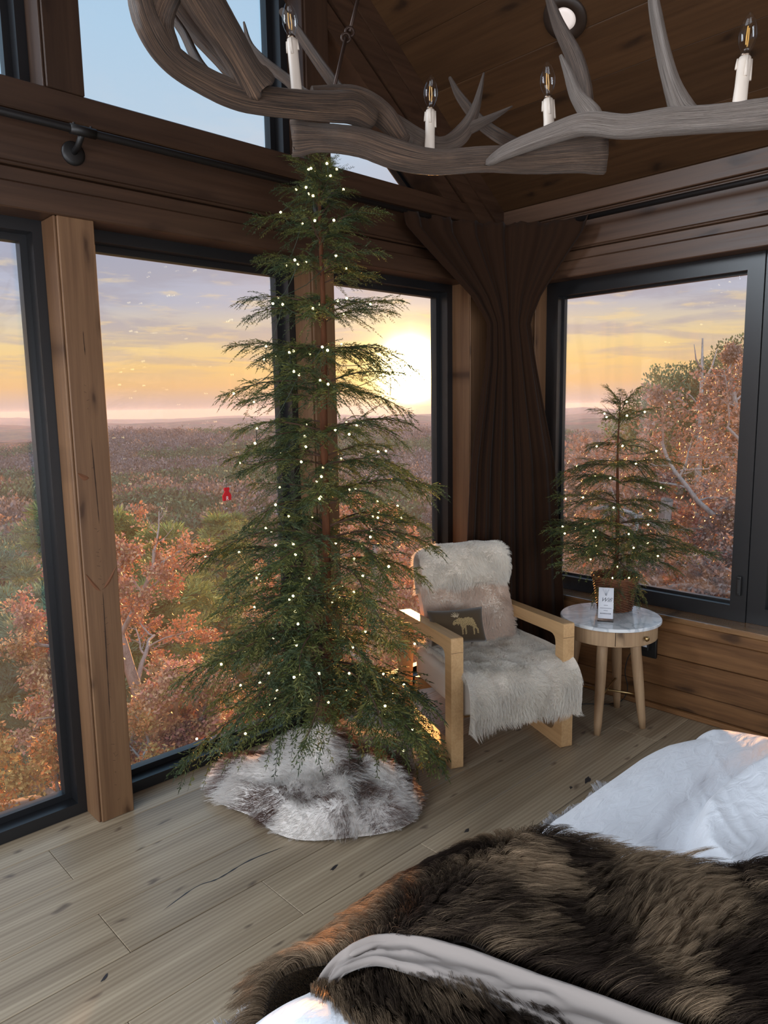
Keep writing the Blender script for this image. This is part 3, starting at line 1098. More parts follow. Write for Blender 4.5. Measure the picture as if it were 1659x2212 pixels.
def grid_sample(X, Y, Z, n, seed):
    """random points and normals on a grid surface (bilinear), area weighted"""
    rs = np.random.default_rng(seed)
    G = np.stack([X, Y, Z], 2)
    e1, e2 = G[1:, :-1] - G[:-1, :-1], G[:-1, 1:] - G[:-1, :-1]
    ar = np.linalg.norm(np.cross(e1, e2), axis=2)
    w = ar.ravel() / ar.sum()
    idx = rs.choice(len(w), n, p=w)
    i, j = idx // ar.shape[1], idx % ar.shape[1]
    u, v = rs.random((n, 1)), rs.random((n, 1))
    P = (G[i, j] * (1 - u) + G[i + 1, j] * u) * (1 - v) + (G[i, j + 1] * (1 - u) + G[i + 1, j + 1] * u) * v
    nn = np.cross(e1, e2)[i, j]
    nn /= np.linalg.norm(nn, axis=1)[:, None] + 1e-9
    if nn[:, 2].mean() < 0: nn = -nn
    return P, nn, (i + u[:, 0]) / (G.shape[0] - 1), (j + v[:, 0]) / (G.shape[1] - 1)


SC = np.array([1.885, 2.380])
th_ = np.linspace(0, 2 * np.pi, 73)
rr = np.linspace(0.03, 1, 26)
RR, TT = np.meshgrid(rr, th_, indexing='ij')
edge = 0.432 + 0.045 * np.sin(TT * 3 + 0.6) + 0.03 * np.sin(TT * 5 + 2.1)
edge = np.minimum(edge, 0.50 / np.maximum(np.sin(TT), 0.6))
SX = SC[0] + RR * edge * np.cos(TT)
SY = SC[1] + RR * edge * np.sin(TT)
fold = fbm(SX * 7 + 3, SY * 7, 0.0, 3) - 0.5
SZ = 0.06 + 0.13 * (1 - RR) ** 0.8 + 0.13 * fold * (0.25 + RR) * sstep(1.0, 0.75, RR) + 0.03 * np.sin(TT * 7 + RR * 5) * RR * sstep(1.02, 0.8, RR)
SZ = np.maximum(SZ * sstep(1.03, 0.82, RR) , 0.006) + 0.10 * np.exp(-(RR / 0.18) ** 2)
skirt = empty('tree_skirt', (SC[0], SC[1], 0))
tag(skirt, 'white and brown faux fur tree skirt heaped around the Christmas tree foot', 'tree skirt')
heightmesh('backing', SX, SY, SZ, principled('fur_backing_pale', lin(236, 228, 222), rough=0.95), skirt)
P, NN, u, v = grid_sample(SX, SY, SZ, 34000, 3)
outd = np.stack([P[:, 0] - SC[0], P[:, 1] - SC[1], np.zeros(len(P))], 1)
outd /= np.linalg.norm(outd, axis=1)[:, None] + 1e-6
sw = np.stack([vnoise(P[:, 0] * 9, P[:, 1] * 9, 3) - .5, vnoise(P[:, 0] * 9, P[:, 1] * 9, 8) - .5, np.full(len(P), -0.15)], 1)
comb_ = outd * 0.55 + sw * 1.3
pt = fbm(P[:, 0] * 7 + 2 * vnoise(P[:, 0] * 5, P[:, 1] * 5), P[:, 1] * 7, 1.5, 3)
w_ = sstep(0.485, 0.585, pt + 0.06 * rng.standard_normal(len(P)))[:, None]
cA, cB = np.array(lin(246, 242, 238)), np.array(lin(112, 86, 76))
colr = (cA * (1 - w_) + cB * w_) * (0.9 + 0.2 * rng.random((len(P), 1)))
strands('fur', P - NN * 0.002, NN, 0.042 * (0.7 + 0.6 * rng.random(len(P))), comb_ * 0.9, 0.00055, colr, FURW, skirt, nseg=5, clump=0.55, cell=0.022, curl=0.05, seed=5)


# ================================================================== ARMCHAIR
def rbox(name, x0, x1, y0, y1, z0, z1, r, mat, parent, seg=3, M=None):
    o = box(name, x0, x1, y0, y1, z0, z1, mat, None, bev=r, seg=seg, world_space=False)
    o.data.polygons.foreach_set('use_smooth', np.ones(len(o.data.polygons), dtype=bool))
    o.parent = parent
    if M is not None: o.matrix_basis = M
    return o


chair = empty('armchair', (2.667, 1.940, 0.0), R(-24.1))
tag(chair, 'armchair of pale wood frames with shaggy cream sheepskin cushions by the table', 'armchair')


def rounded(P, r, n=5):
    """round the corners of a polygon"""
    outp = []
    m = len(P)
    for i in range(m):
        a, b, c = (np.array(P[(i + k) % m], float) for k in (-1, 0, 1))
        rr_ = r[i] if isinstance(r, (list, tuple)) else r
        p, q = b + (a - b) / np.linalg.norm(a - b) * rr_, b + (c - b) / np.linalg.norm(c - b) * rr_
        for t in np.linspace(0, 1, n):
            outp.append(tuple(p * (1 - t) ** 2 + 2 * b * t * (1 - t) + q * t * t))
    return outp


outer = [(0.0, 0.0), (0.70, 0.0), (0.66, 0.585), (0.0, 0.622)]
inner = [(0.066, 0.062), (0.632, 0.062), (0.596, 0.528), (0.066, 0.556)]
for sx in (-1, 1):
    c = 0.322 * sx
    ring('side_frame', rounded(outer, 0.012), rounded(inner, 0.05), c - 0.030 * (1 + sx), c + 0.030 * (1 - sx), 'x', M_chairwood, chair, world_space=False)
    # visible joint line of the corner joint
    box('joint', c - 0.030 * (1 + sx) - 0.0003, c + 0.030 * (1 - sx) + 0.0003, -0.0004, 0.0008, 0.552, 0.5535, M_crack, chair, world_space=False)
rbox('cross_rail', -0.262, 0.262, 0.10, 0.145, 0.19, 0.25, 0.006, M_chairwood, chair, 2)
rbox('cross_rail', -0.262, 0.262, 0.55, 0.595, 0.17, 0.23, 0.006, M_chairwood, chair, 2)
M_under = principled('fleece_backing', lin(232, 220, 206), rough=0.95)
FURC = fur_mat('cream_fleece', root_dark=0.8, gloss=0.06, trans=0.3)


def rounded_surface(fn, nu, nv):
    u, v = np.meshgrid(np.linspace(0, 1, nu), np.linspace(0, 1, nv), indexing='ij')
    return fn(u, v)


CM = np.array(Matrix.LocRotScale(chair.location, chair.rotation_euler, None))


def to_world(X, Y, Z):
    G = np.stack([X, Y, Z, np.ones_like(X)], -1) @ CM.T
    return G[..., 0], G[..., 1], G[..., 2]


def path_surface(name, prof, x0, x1, roll, parent, n_hair, hlen, seed, col, comb=(0, 0, -0.5), side_drop=0.0):
    """cushion: profile polyline in local (y,z) swept over x, sides rolled down"""
    pr = catmull([(p[0], p[1], 0) for p in prof], 8)[:, :2]
    nv = 25
    v = np.linspace(-1, 1, nv)
    T = np.gradient(pr, axis=0)
    T /= np.linalg.norm(T, axis=1)[:, None]
    Nn = np.stack([T[:, 1], -T[:, 0]], 1)
    k = np.abs(v) ** 6
    X = np.broadcast_to((x0 + x1) / 2 + (x1 - x0) / 2 * np.sign(v) * np.abs(v) ** 0.85, (len(pr), nv)).copy()
    ins = roll * k
    Yl = pr[:, 0][:, None] + Nn[:, 0][:, None] * ins[None]
    Zl = pr[:, 1][:, None] + Nn[:, 1][:, None] * ins[None]
    wob = 0.012 * (fbm(X * 9 + seed, Yl * 9, Zl * 9, 2) - 0.5)
    Yl, Zl = Yl + Nn[:, 0][:, None] * wob, Zl + Nn[:, 1][:, None] * wob
    Wx, Wy, Wz = to_world(X, Yl, Zl)
    m = heightmesh(name, Wx, Wy, Wz, M_under, parent)
    P, nn, uu, vv = grid_sample(Wx, Wy, Wz, n_hair, seed)
    # outward = away from the cushion core
    core = np.array(to_world(np.array((x0 + x1) / 2), np.array(pr[:, 0].mean()), np.array(pr[:, 1].mean() - 0.03)))
    flip = np.sign(((P - core) * nn).sum(1))
    nn = nn * np.where(flip == 0, 1, flip)[:, None]
    cw = CM[:3, :3] @ np.array(comb)
    sw = np.stack([vnoise(P[:, 0] * 16, P[:, 1] * 16, P[:, 2] * 16 + 30 * q) - .5 for q in (1, 2, 3)], 1)
    c = np.array(col) * (0.86 + 0.28 * rng.random((n_hair, 1))) * (0.9 + 0.2 * vnoise(P[:, 0] * 12, P[:, 1] * 12, P[:, 2] * 12)[:, None])
    f = strands('fleece', P - nn * 0.002, nn, hlen * (0.7 + 0.6 * rng.random(n_hair)), cw + sw * 1.5, 0.0005, c, FURC, m, nseg=5, clump=0.4, cell=0.014, curl=0.09, seed=seed)
    return m


CRE = lin(252, 246, 236)
CRE2 = lin(240, 220, 204)
# solid cores
rbox('seat_core', -0.255, 0.262, 0.02, 0.60, 0.23, 0.395, 0.04, M_under, chair)
path_surface('seat_cushion', [(0.62, 0.402), (0.45, 0.418), (0.25, 0.430), (0.08, 0.436), (0.0, 0.425), (-0.042, 0.385), (-0.052, 0.32), (-0.048, 0.25), (-0.036, 0.195)], -0.268, 0.318, 0.030, chair, 42000, 0.030, 31, CRE, comb=(0, -0.25, -0.5))
path_surface('back_cushion', [(0.445, 0.44), (0.452, 0.52), (0.478, 0.60), (0.515, 0.685), (0.545, 0.735), (0.60, 0.75)], -0.240, 0.262, 0.030, chair, 24000, 0.028, 32, CRE2, comb=(0, -0.1, -0.7))
path_surface('head_roll', [(0.555, 0.715), (0.512, 0.728), (0.500, 0.775), (0.515, 0.845), (0.555, 0.905), (0.610, 0.925), (0.66, 0.90), (0.69, 0.82), (0.66, 0.66)], -0.238, 0.268, 0.034, chair, 26000, 0.027, 33, CRE, comb=(0, -0.15, -0.6))
bm_ = Matrix.Translation((0, 0.60, 0.60)) @ Matrix.Rotation(R(-18), 4, 'X')
rbox('back_core', -0.215, 0.245, -0.055, 0.045, -0.17, 0.22, 0.03, M_under, chair, M=bm_)

# ------------------------------------------------------------------ moose cushion
pil = empty('throw_pillow', (2.647, 2.255, 0.485))
pil.rotation_euler = (R(-24), 0, R(-24.1 - 6))
tag(pil, 'small dark olive cushion with a beaded moose lying on the armchair seat', 'cushion')
nu, nv = 25, 17
u, v = np.meshgrid(np.linspace(-1, 1, nu), np.linspace(-1, 1, nv), indexing='ij')
W_, H_ = 0.145, 0.088
pin = 1 - 0.10 * (1 - np.abs(u) ** 2) * 0 - 0.07 * (1 - u * u) * np.abs(v) ** 3
px_ = u * W_ * (1 - 0.07 * (1 - v * v) * np.abs(u) ** 3)
pz_ = v * H_ * pin + H_ + 0.004
pt_ = 0.050 * ((1 - u ** 4) * (1 - v ** 4)) ** 0.55
pv, pf = [], []
for s in (-1, 1):
    k = len(pv)
    yy = s * pt_
    pv += [(a, b, c) for a, b, c in zip(px_.ravel(), yy.ravel(), pz_.ravel())]
    for i in range(nu - 1):
        for j in range(nv - 1):
            q = [k + i * nv + j, k + (i + 1) * nv + j, k + (i + 1) * nv + j + 1, k + i * nv + j + 1]
            pf.append(tuple(q if s < 0 else q[::-1]))
M_olive = principled('olive_wool', lin(74, 58, 38), rough=0.95, sheen=0.3)
o = mk('cover', pv, pf, M_olive, pil, smooth=True)
bmq = bmesh.new(); bmq.from_mesh(o.data); bmesh.ops.remove_doubles(bmq, verts=bmq.verts, dist=0.0004); bmesh.ops.recalc_face_normals(bmq, faces=bmq.faces); bmq.to_mesh(o.data); bmq.free()


def pill_y(x, z):
    uu = np.clip(x / W_, -1, 1)
    vv = np.clip((z - H_ - 0.004) / H_, -1, 1)
    return -0.050 * ((1 - uu ** 4) * (1 - vv ** 4)) ** 0.55


# moose outline in units of the cushion face (x right, z up), facing left
body = [(-.030, .118), (-.012, .124), (.006, .120), (.022, .123), (.040, .124), (.056, .118), (.064, .104), (.068, .092), (.074, .080), (.081, .066), (.079, .050), (.071, .050), (.072, .064),
        (.062, .078), (.060, .064), (.058, .048), (.050, .048), (.051, .064), (.050, .082), (.038, .088), (.020, .088), (.018, .070), (.018, .050), (.010, .050), (.010, .070), (.006, .086),
        (.003, .070), (.002, .050), (-.007, .050), (-.006, .072), (-.010, .090), (-.018, .098), (-.022, .088), (-.027, .098), (-.036, .096), (-.044, .092), (-.050, .098), (-.047, .106), (-.040, .114)]
M_bead = principled('cream_beads', lin(206, 180, 132), rough=0.7)
body = [(x * 1.02 + 0.012, (z - .05) * 1.12 + .045) for x, z in body]
# beads fill the outline
def inside(poly, x, y):
    c = False
    j = len(poly) - 1
    for i in range(len(poly)):
        (xi, yi), (xj, yj) = poly[i], poly[j]
        if (yi > y) != (yj > y) and x < (xj - xi) * (y - yi) / (yj - yi) + xi: c = not c
        j = i
    return c
bV, bF = [], []
stp = 0.0042
oct_ = [(1, 0, 0), (-1, 0, 0), (0, 0, 1), (0, 0, -1), (0, -1, 0)]
gx = np.arange(-.06, .11, stp)
for i, x in enumerate(gx):
    for z in np.arange(.03, .145, stp):
        x2, z2 = x + random.uniform(-.0006, .0006), z + random.uniform(-.0006, .0006) + (i % 2) * stp / 2
        if inside(body, x2, z2):
            k = len(bV)
            y2 = float(pill_y(x2, z2)) - 0.0002
            bV += [(x2 + a * .0024, y2 + b * .0022, z2 + c * .0024) for a, b, c in oct_]
            bF += [(k, k + 2, k + 4), (k + 2, k + 1, k + 4), (k + 1, k + 3, k + 4), (k + 3, k, k + 4)]
o = mk('moose_beads', bV, bF, M_bead, pil)
o['kind'] = 'stuff'
M_antl = principled('pale_yarn', lin(188, 168, 138), rough=0.9)
for pts in ([(-.028, .128), (-.050, .136)], [(-.028, .128), (-.046, .146)], [(-.026, .130), (-.036, .152)], [(-.024, .130), (-.026, .154)], [(-.022, .128), (-.014, .150)], [(-.020, .126), (-.006, .146)]):
    pts = [(x + 0.008, z + 0.004) for x, z in pts]
    V, F = tube([(x, float(pill_y(x, z)) - 0.001, z) for x, z in catmull([(pts[0][0], 0, pts[0][1]), ((pts[0][0] + pts[1][0]) / 2 + .002, 0, (pts[0][1] + pts[1][1]) / 2), (pts[1][0], 0, pts[1][1])], 3)[:, (0, 2)]], [.0028, .0026, .0024, .0022, .002, .0016, .001], 5)
    mk('antler_stitch', V, F, M_antl, pil)
V, F = lathe([(0.0, 0.0), (0.006, 0.0005), (0.007, 0.002)], 8)
mk('moose_eye', [(-.021 + a * .35, float(pill_y(-.021, .112)) - .003 - c * .3, .112 + b * .35) for a, b, c in V], F, M_dark, pil)
hx, hz = -.075, .062
V = [(hx + a, float(pill_y(hx + a, hz + b)) - .0012, hz + b) for a, b in ((0, -.008), (.007, -.001), (.005, .006), (0, .003), (-.005, .007), (-.007, .001))]
mk('patch', V, [(0, 1, 2, 3, 4, 5)], M_antl, pil)
V, F = tube([(W_ - .004, 0, .008), (W_ + .014, -.004, .014)], .0012, 4)
mk('seam_tag', V, F, M_antl, pil)

# ================================================================== SIDE TABLE
TX, TY = 3.350, 1.838
tbl = empty('side_table', (TX, TY, 0))
tag(tbl, 'round side table with white marble top and three splayed wooden legs showing', 'side table')
M_marble, t_ = new_mat('white_marble')
tcn = N(t_, 'ShaderNodeTexCoord')
nz = N(t_, 'ShaderNodeTexNoise', i_Scale=5.0, i_Detail=8.0, i_Distortion=1.6)
L(t_, tcn.outputs['Object'], nz.inputs['Vector'])
cc = ramp(t_, nz.outputs[0], [(0.40, lin(226, 226, 226)), (0.49, lin(190, 194, 198)), (0.53, lin(228, 228, 228)), (1.0, lin(238, 238, 236))])
bb = N(t_, 'ShaderNodeBsdfPrincipled', i_Roughness=0.08)
L(t_, cc, bb.inputs['Base Color'])
oo = N(t_, 'ShaderNodeOutputMaterial')
L(t_, bb.outputs[0], oo.inputs[0])
V, F = lathe([(0.0, 0.553), (0.246, 0.553), (0.251, 0.556), (0.251, 0.567), (0.247, 0.571), (0.0, 0.571)], 64)
o = mk('marble_top', V, F, M_marble, tbl, smooth=False)
V, F = lathe([(0.16, 0.553), (0.16, 0.478), (0.225, 0.472), (0.232, 0.476), (0.232, 0.552)], 64)
mk('apron', V, F, M_tablewood, tbl, smooth=False)


def arc_panel(name, a0, a1, r0, r1, z0, z1, mat, parent, n=14):
    V, F = [], []
    for i in range(n):
        a = a0 + (a1 - a0) * i / (n - 1)
        for r, z in ((r0, z0), (r1, z0), (r1, z1), (r0, z1)):
            V.append((r * math.cos(a), r * math.sin(a), z))
    for i in range(n - 1):
        for k in range(4):
            k2 = (k + 1) % 4
            F.append((4 * i + k, 4 * i + k2, 4 * i + 4 + k2, 4 * i + 4 + k))
    F += [(0, 3, 2, 1), (4 * n - 4, 4 * n - 3, 4 * n - 2, 4 * n - 1)]
    return mk(name, V, F, mat, parent)


fa = math.atan2(-(TY - 0.35), -(TX - 1.2))          # drawer faces the bed
dr = arc_panel('drawer', R(216), R(276), 0.226, 0.2345, 0.482, 0.549, M_tablewood, tbl)
for a in (R(215.3), R(276.7)):
    arc_panel('drawer_gap', a - .006, a + .006, 0.228, 0.2325, 0.480, 0.551, M_crack, tbl, 3)
ka = R(252)
V, F = lathe([(0.005, 0), (0.004, 0.008), (0.006, 0.012), (0.012, 0.016), (0.013, 0.022), (0.009, 0.027), (0, 0.028)], 16)
kn = mk('knob', V, F, M_brass, dr, smooth=True)
kn.location = (0.2335 * math.cos(ka), 0.2335 * math.sin(ka), 0.516)
kn.rotation_euler = (0, R(90), ka)
feet = [(3.158, 1.786), (3.390, 1.662), (3.537, 1.886), (3.255, 2.045)]
for fx, fy in feet:
    d = Vector((fx - TX, fy - TY, 0))
    top = d * 0.70
    ps = np.linspace(0, 1, 9)
    pts = [tuple(d * (1 - t) + top * t + Vector((0, 0, 0.475 * t))) for t in ps]
    V, F = tube(pts, np.interp(ps, [0, .04, .55, 1], [0.0155, 0.0185, 0.0265, 0.0275]), 18)
    lg = mk('leg', V, F, M_tablewood, tbl, smooth=True)
for i, j in ((0, 2), (1, 3)):
    a, b = (Vector((feet[q][0] - TX, feet[q][1] - TY, 0)) * 0.88 + Vector((0, 0, 0.175 + 0.006 * (i == 0))) for q in (i, j))
    V, F = tube([tuple(a), tuple(b)], 0.0055, 10)
    mk('stretcher', V, F, M_brass, tbl, smooth=True)
# dark burl streak on the front leg
V, F = tube(catmull([(-.183, -.062, .10), (-.186, -.049, .085), (-.197, -.040, .075), (-.190, -.060, .060)], 4), 0.0022, 5)

# ------------------------------------------------------------------ basket with the small tree
BX, BY, BZ = 3.468, 1.880, 0.5715
bk = empty('potted_tree', (BX, BY, BZ))
tag(bk, 'small artificial fir with lights in a brown wicker basket on the marble table', 'potted tree')
M_wick = wood('brown_wicker', lin(62, 36, 22), lin(122, 76, 48), 'z', rough=0.55, across=30, along=30, tint_var=0.1)
nst, nrow = 34, 26
V, F = lathe([(0.0, 0.002), (0.078, 0.002), (0.084, 0.01), (0.112, 0.175), (0.104, 0.175), (0.076, 0.012), (0, 0.012)], 34)
bask = mk('basket', V, F, M_wick, bk)
wv_parts = []
for r in range(nrow):
    z0 = 0.006 + 0.168 * r / nrow
    rad0 = 0.083 + 0.030 * (z0 / 0.175)
    aa = np.linspace(0, 2 * np.pi, nst * 3 + 1)
    ph = math.pi * (r % 2)
    rad_ = rad0 + 0.0020 + 0.0030 * np.sin(aa * nst / 2 + ph)
    wv_parts.append(tube(np.stack([rad_ * np.cos(aa), rad_ * np.sin(aa), np.full_like(aa, z0)], 1), 0.0029, 6, caps=False))
V, F = merge(wv_parts)
w = mk('weave', V, F, M_wick, bask, smooth=True)
w['kind'] = 'stuff'
for r, zz in ((0.115, 0.175), (0.117, 0.183)):
    aa = np.linspace(0, 2 * np.pi, 61)
    V, F = tube(np.stack([(r + .004 * np.sin(aa * 15)) * np.cos(aa), (r + .004 * np.sin(aa * 15)) * np.sin(aa), zz + .004 * np.cos(aa * 15)], 1), 0.006, 6, caps=False)
    mk('rim', V, F, M_wick, bask, smooth=True)
V, F = lathe([(0.0, 0.168), (0.05, 0.166), (0.103, 0.155)], 20)
mk('moss', V, F, principled('brown_moss', lin(92, 66, 34), rough=1.0), bk)
zs = np.linspace(0.05, 1.04, 16)
V, F = tube([(0.006 * math.sin(z * 6) - .004, 0.004 * math.cos(z * 7), z) for z in zs], np.interp(zs, [0, .5, 1.04], [0.0135, 0.009, 0.003]), 9, rough=0.05)
mk('trunk', V, F, M_trunk, bk, smooth=True)
spots2 = []
r2 = random.Random(23)
z = 0.275
while z < 1.14:
    rad = float(np.interp(z, [0.22, 0.34, 0.5, 0.75, 1.0, 1.14], [0.43, 0.43, 0.33, 0.29, 0.16, 0.05]))
    nb = int(np.interp(z, [0.2, 0.4, 0.9, 1.2], [10, 8, 6, 5]))
    a0 = r2.random() * 6.28
    for i in range(nb):
        az = a0 + 2 * math.pi * (i + r2.uniform(-.25, .25)) / nb
        ln = rad * r2.uniform(0.8, 1.12)
        if math.cos(az) > 0.05: ln = min(ln, 0.29 / math.cos(az))
        M = add_branch(bk, Vector((0, 0, z + r2.uniform(-.02, .02))), az, r2.uniform(-.05, .18) + (.3 if z > 0.95 else 0) + (.06 if z < .4 else 0), ln, r2.randrange(6) if z > .45 else r2.choice((0, 3, 5)), r2.uniform(-.5, .5), 0.95)
        if r2.random() < 0.82 and math.cos(az) < 0.6:
            s = r2.uniform(.35, .92)
            spots2.append(Vector((BX, BY, BZ)) + M @ Vector((s, r2.uniform(-.2, .2) * (1.05 - s), .02 - .15 * s ** 2.2)))
    z += float(np.interp(z, [.25, .5, 1.1], [.085, .11, .09]))
for i in range(3):
    add_branch(bk, Vector((0, 0, 0.98 + .03 * i)), 2.1 * i + 2.6, R(74 - 8 * i), 0.20 - .02 * i, i, 0, 1.2)
for i in range(4):      # sprigs hanging over the rim
    add_branch(bk, Vector((0, 0, 0.185)), (3.6, 4.5, 5.2, 2.9)[i], -0.30, 0.19, 4, 0, 1.3)
spots2 += [Vector((BX + .10 * math.cos(a), BY + .10 * math.sin(a), BZ + .19)) for a in (3.5, 4.35)]
lights_on('string_lights', Vector((BX, BY, BZ)), spots2, 'warm white fairy lights wound through the small potted tree', M_wire)

# ------------------------------------------------------------------ acrylic sign
sg = empty('sign_holder', (3.232, 1.800, 0.5715), R(-62))
tag(sg, 'leaning clear acrylic holder with a Wifi card in front of the basket', 'sign')
tilt = Matrix.Rotation(R(-14), 4, 'X')
M_acr = glass_mat('acrylic', tint=(0.98, 0.98, 0.98))
M_card = principled('printed_card', lin(206, 206, 212), rough=0.5)
M_ink = principled('grey_ink', lin(74, 76, 84), rough=0.6)
rbox('holder', -0.039, 0.039, -0.0028, 0.0028, 0.002, 0.172, 0.001, M_acr, sg, 1, M=tilt)
rbox('holder_foot', -0.039, 0.039, -0.012, 0.055, 0.0, 0.003, 0.001, M_acr, sg, 1)
rbox('card', -0.036, 0.036, -0.0036, -0.0030, 0.014, 0.168, 0.0002, M_card, sg, 1, M=tilt)
text_mesh('lettering', 'Wifi', 0.030, M_ink, sg, tilt @ Matrix.Translation((0, -0.0041, 0.098)) @ Matrix.Rotation(R(90), 4, 'X'), shear=0.45, extrude=0.0002)
for z, a, b in ((0.078, -.010, .010), (0.064, -.028, .028), (0.052, -.010, .010)):
    rbox('print_line', a, b, -0.0041, -0.0037, z, z + 0.0030, 0.0001, principled('pale_ink', lin(140, 142, 150), rough=0.6), sg, 1, M=tilt)
for i in range(9):
    rbox('print_mark', -.026 + .006 * i, -.0225 + .006 * i, -0.0041, -0.0037, 0.036, 0.0415, 0.0001, M_ink, sg, 1, M=tilt)
for a in (-0.5, 0.0, 0.45):
    V = [(x, -0.0039, z) for x, z in ((.004 * math.cos(a), .128), (.030 * math.sin(a) + .002, .160), (.030 * math.sin(a) - .004, .160), (-.004, .128))]
    o = mk('leaf_print', V, [(0, 1, 2, 3)], principled('leaf_print_grey', lin(176, 178, 186), rough=0.6), sg)
    o.matrix_basis = tilt

# ------------------------------------------------------------------ wall socket box and cord
ob = empty('power_outlet', (3.66, 1.775, 0.34))
tag(ob, 'black power outlet box on the timber wall beneath the side table', 'outlet')
rbox('plate', -0.012, 0.008, -0.045, 0.045, -0.055, 0.055, 0.004, M_blackmatt, ob, 2)
rbox('plug', -0.05, -0.012, -0.02, 0.025, -0.01, 0.04, 0.006, M_blackmatt, ob, 2)
rbox('rating_label', -0.0505, -0.0495, -0.012, 0.012, 0.012, 0.024, 0.0002, M_card, ob, 1)
V, F = tube(catmull([(3.615, 1.79, .345), (3.60, 1.85, .30), (3.585, 1.87, .20), (3.60, 1.86, .09), (3.57, 1.90, .012), (3.45, 2.02, .006), (3.30, 2.16, .006), (3.22, 2.30, .006)], 6), 0.0028, 6)
o = mk('power_cable', V, F, M_blackmatt, smooth=True)
tag(o, 'thin black power cord running from the outlet down along the floor', 'cable')

# ================================================================== BED
BX0, BX1, BYF, BTOP = 0.40, 2.26, 1.000, 0.668


def fold_edge(d, r=0.10):
    """arc-length past the flat top -> (horizontal advance, drop): flat, rounded edge, then hanging"""
    d = np.asarray(d, float)
    a = np.clip(d / r, 0, np.pi / 2 * 0.94)
    h = np.where(d <= 0, d, r * np.sin(a))
    v = np.where(d <= 0, 0, r * (1 - np.cos(a)))
    ext = np.maximum(d - r * np.pi / 2 * 0.94, 0)
    return h + ext * 0.10, v + ext * 0.99


def duvet_top(x, y):
    """height added to the flat top: puff, quilted dips, creases and a folded-over layer"""
    z = 0.012 * (fbm(x * 2.3 + 4, y * 2.3, 0, 3) - 0.5) + 0.030 * sstep(1.5, 2.1, x) * sstep(1.0, 0.4, y)
    # creases running from the folded layer towards the foot edge
    q1, q2 = x * 0.80 + y * 0.60, y * 0.80 - x * 0.60
    w1 = q2 + 0.05 * (fbm(q1 * 4, q2 * 4, 1.0, 2) - 0.5)
    cr1 = 1 - np.abs(vnoise(q1 * 1.6 + 3, w1 * 11.0, 2.0) - 0.5) * 2
    cr2 = 1 - np.abs(vnoise(q1 * 3.0 + 9, w1 * 20.0, 4.0) - 0.5) * 2
    msk = sstep(0.35, 0.65, fbm(x * 3.1, y * 3.1, 9.0, 2))
    inner = 0.25 + 0.75 * sstep(BX1 - 0.04, BX1 - 0.35, x) * sstep(BYF - 0.10, BYF - 0.32, y)
    z = z + (0.018 * cr1 ** 3 * msk + 0.009 * cr2 ** 3 * (0.4 + 0.6 * msk)) * inner
    z = z + 0.052 * np.exp(-((x - 0.61) / 0.09) ** 2 - ((y - 0.84) / 0.13) ** 2)
    # the upper folded layer, its edge curving down under the fur throw
    line = np.interp(x, [1.25, 1.40, 1.47, 1.55, 1.66, 1.87, 2.0, 2.3], [0.40, 0.50, 0.60, 0.632, 0.645, 0.650, 0.622, 0.56])
    st = sstep(0.022, -0.030, y - line + 0.012 * np.sin(x * 14)) * sstep(1.20, 1.42, x)
    z = z + 0.066 * st * (1 - 0.45 * sstep(-0.03, -0.25, y - line)) - 0.012 * sstep(0.06, 0.02, np.abs(y - line - 0.035)) * sstep(1.25, 1.45, x)
    return z


bed = empty('bed', (1.32, -0.1, 0))
tag(bed, 'bed with rumpled white duvet in the foreground, brown fur thrown across it', 'bed')
gx = np.linspace(-0.20, 2.60, 330)
gy = np.linspace(-0.60, 1.42, 260)
GX, GY = np.meshgrid(gx, gy, indexing='ij')


def bed_map(GX, GY, lift=0.0):
    cxm, cym = (BX0 + BX1) / 2, 0.0
    hx, vx = fold_edge(np.abs(GX - cxm) - ((BX1 - BX0) / 2 - 0.11), 0.12)
    hy, vy = fold_edge(GY - (BYF - 0.21), 0.24)
    X = cxm + np.sign(GX - cxm) * ((BX1 - BX0) / 2 - 0.11 + np.where(np.abs(GX - cxm) > (BX1 - BX0) / 2 - 0.11, hx, np.abs(GX - cxm) - ((BX1 - BX0) / 2 - 0.11)))
    Y = BYF - 0.21 + hy
    # round the corner in plan
    ex, ey = X - (BX1 - 0.30), Y - (BYF - 0.30)
    rad = np.sqrt(np.maximum(ex, 0) ** 2 + np.maximum(ey, 0) ** 2)
    cornr = (ex > 0) & (ey > 0)
    mx_ = np.maximum(ex, ey)
    sc = np.where(cornr, mx_ / (rad + 1e-6), 1.0)
    sc = np.where(cornr, 1 - (1 - sc) * 0.85, 1.0)
    X = np.where(cornr, BX1 - 0.30 + ex * sc, X)
    Y = np.where(cornr, BYF - 0.30 + ey * sc, Y)
    drop = np.sqrt(vx ** 2 + vy ** 2)
    top = duvet_top(np.clip(X, BX0, BX1), np.clip(Y, -2, BYF))
    Z = BTOP - drop + top * np.exp(-drop / 0.15) + lift
    hang = sstep(0.05, 0.3, drop)
    X = X + hang * 0.02 * np.sin(GY * 16 + GX * 9)
    Y = Y + hang * 0.02 * np.sin(GX * 14)
    return X, Y, np.maximum(Z, 0.06)


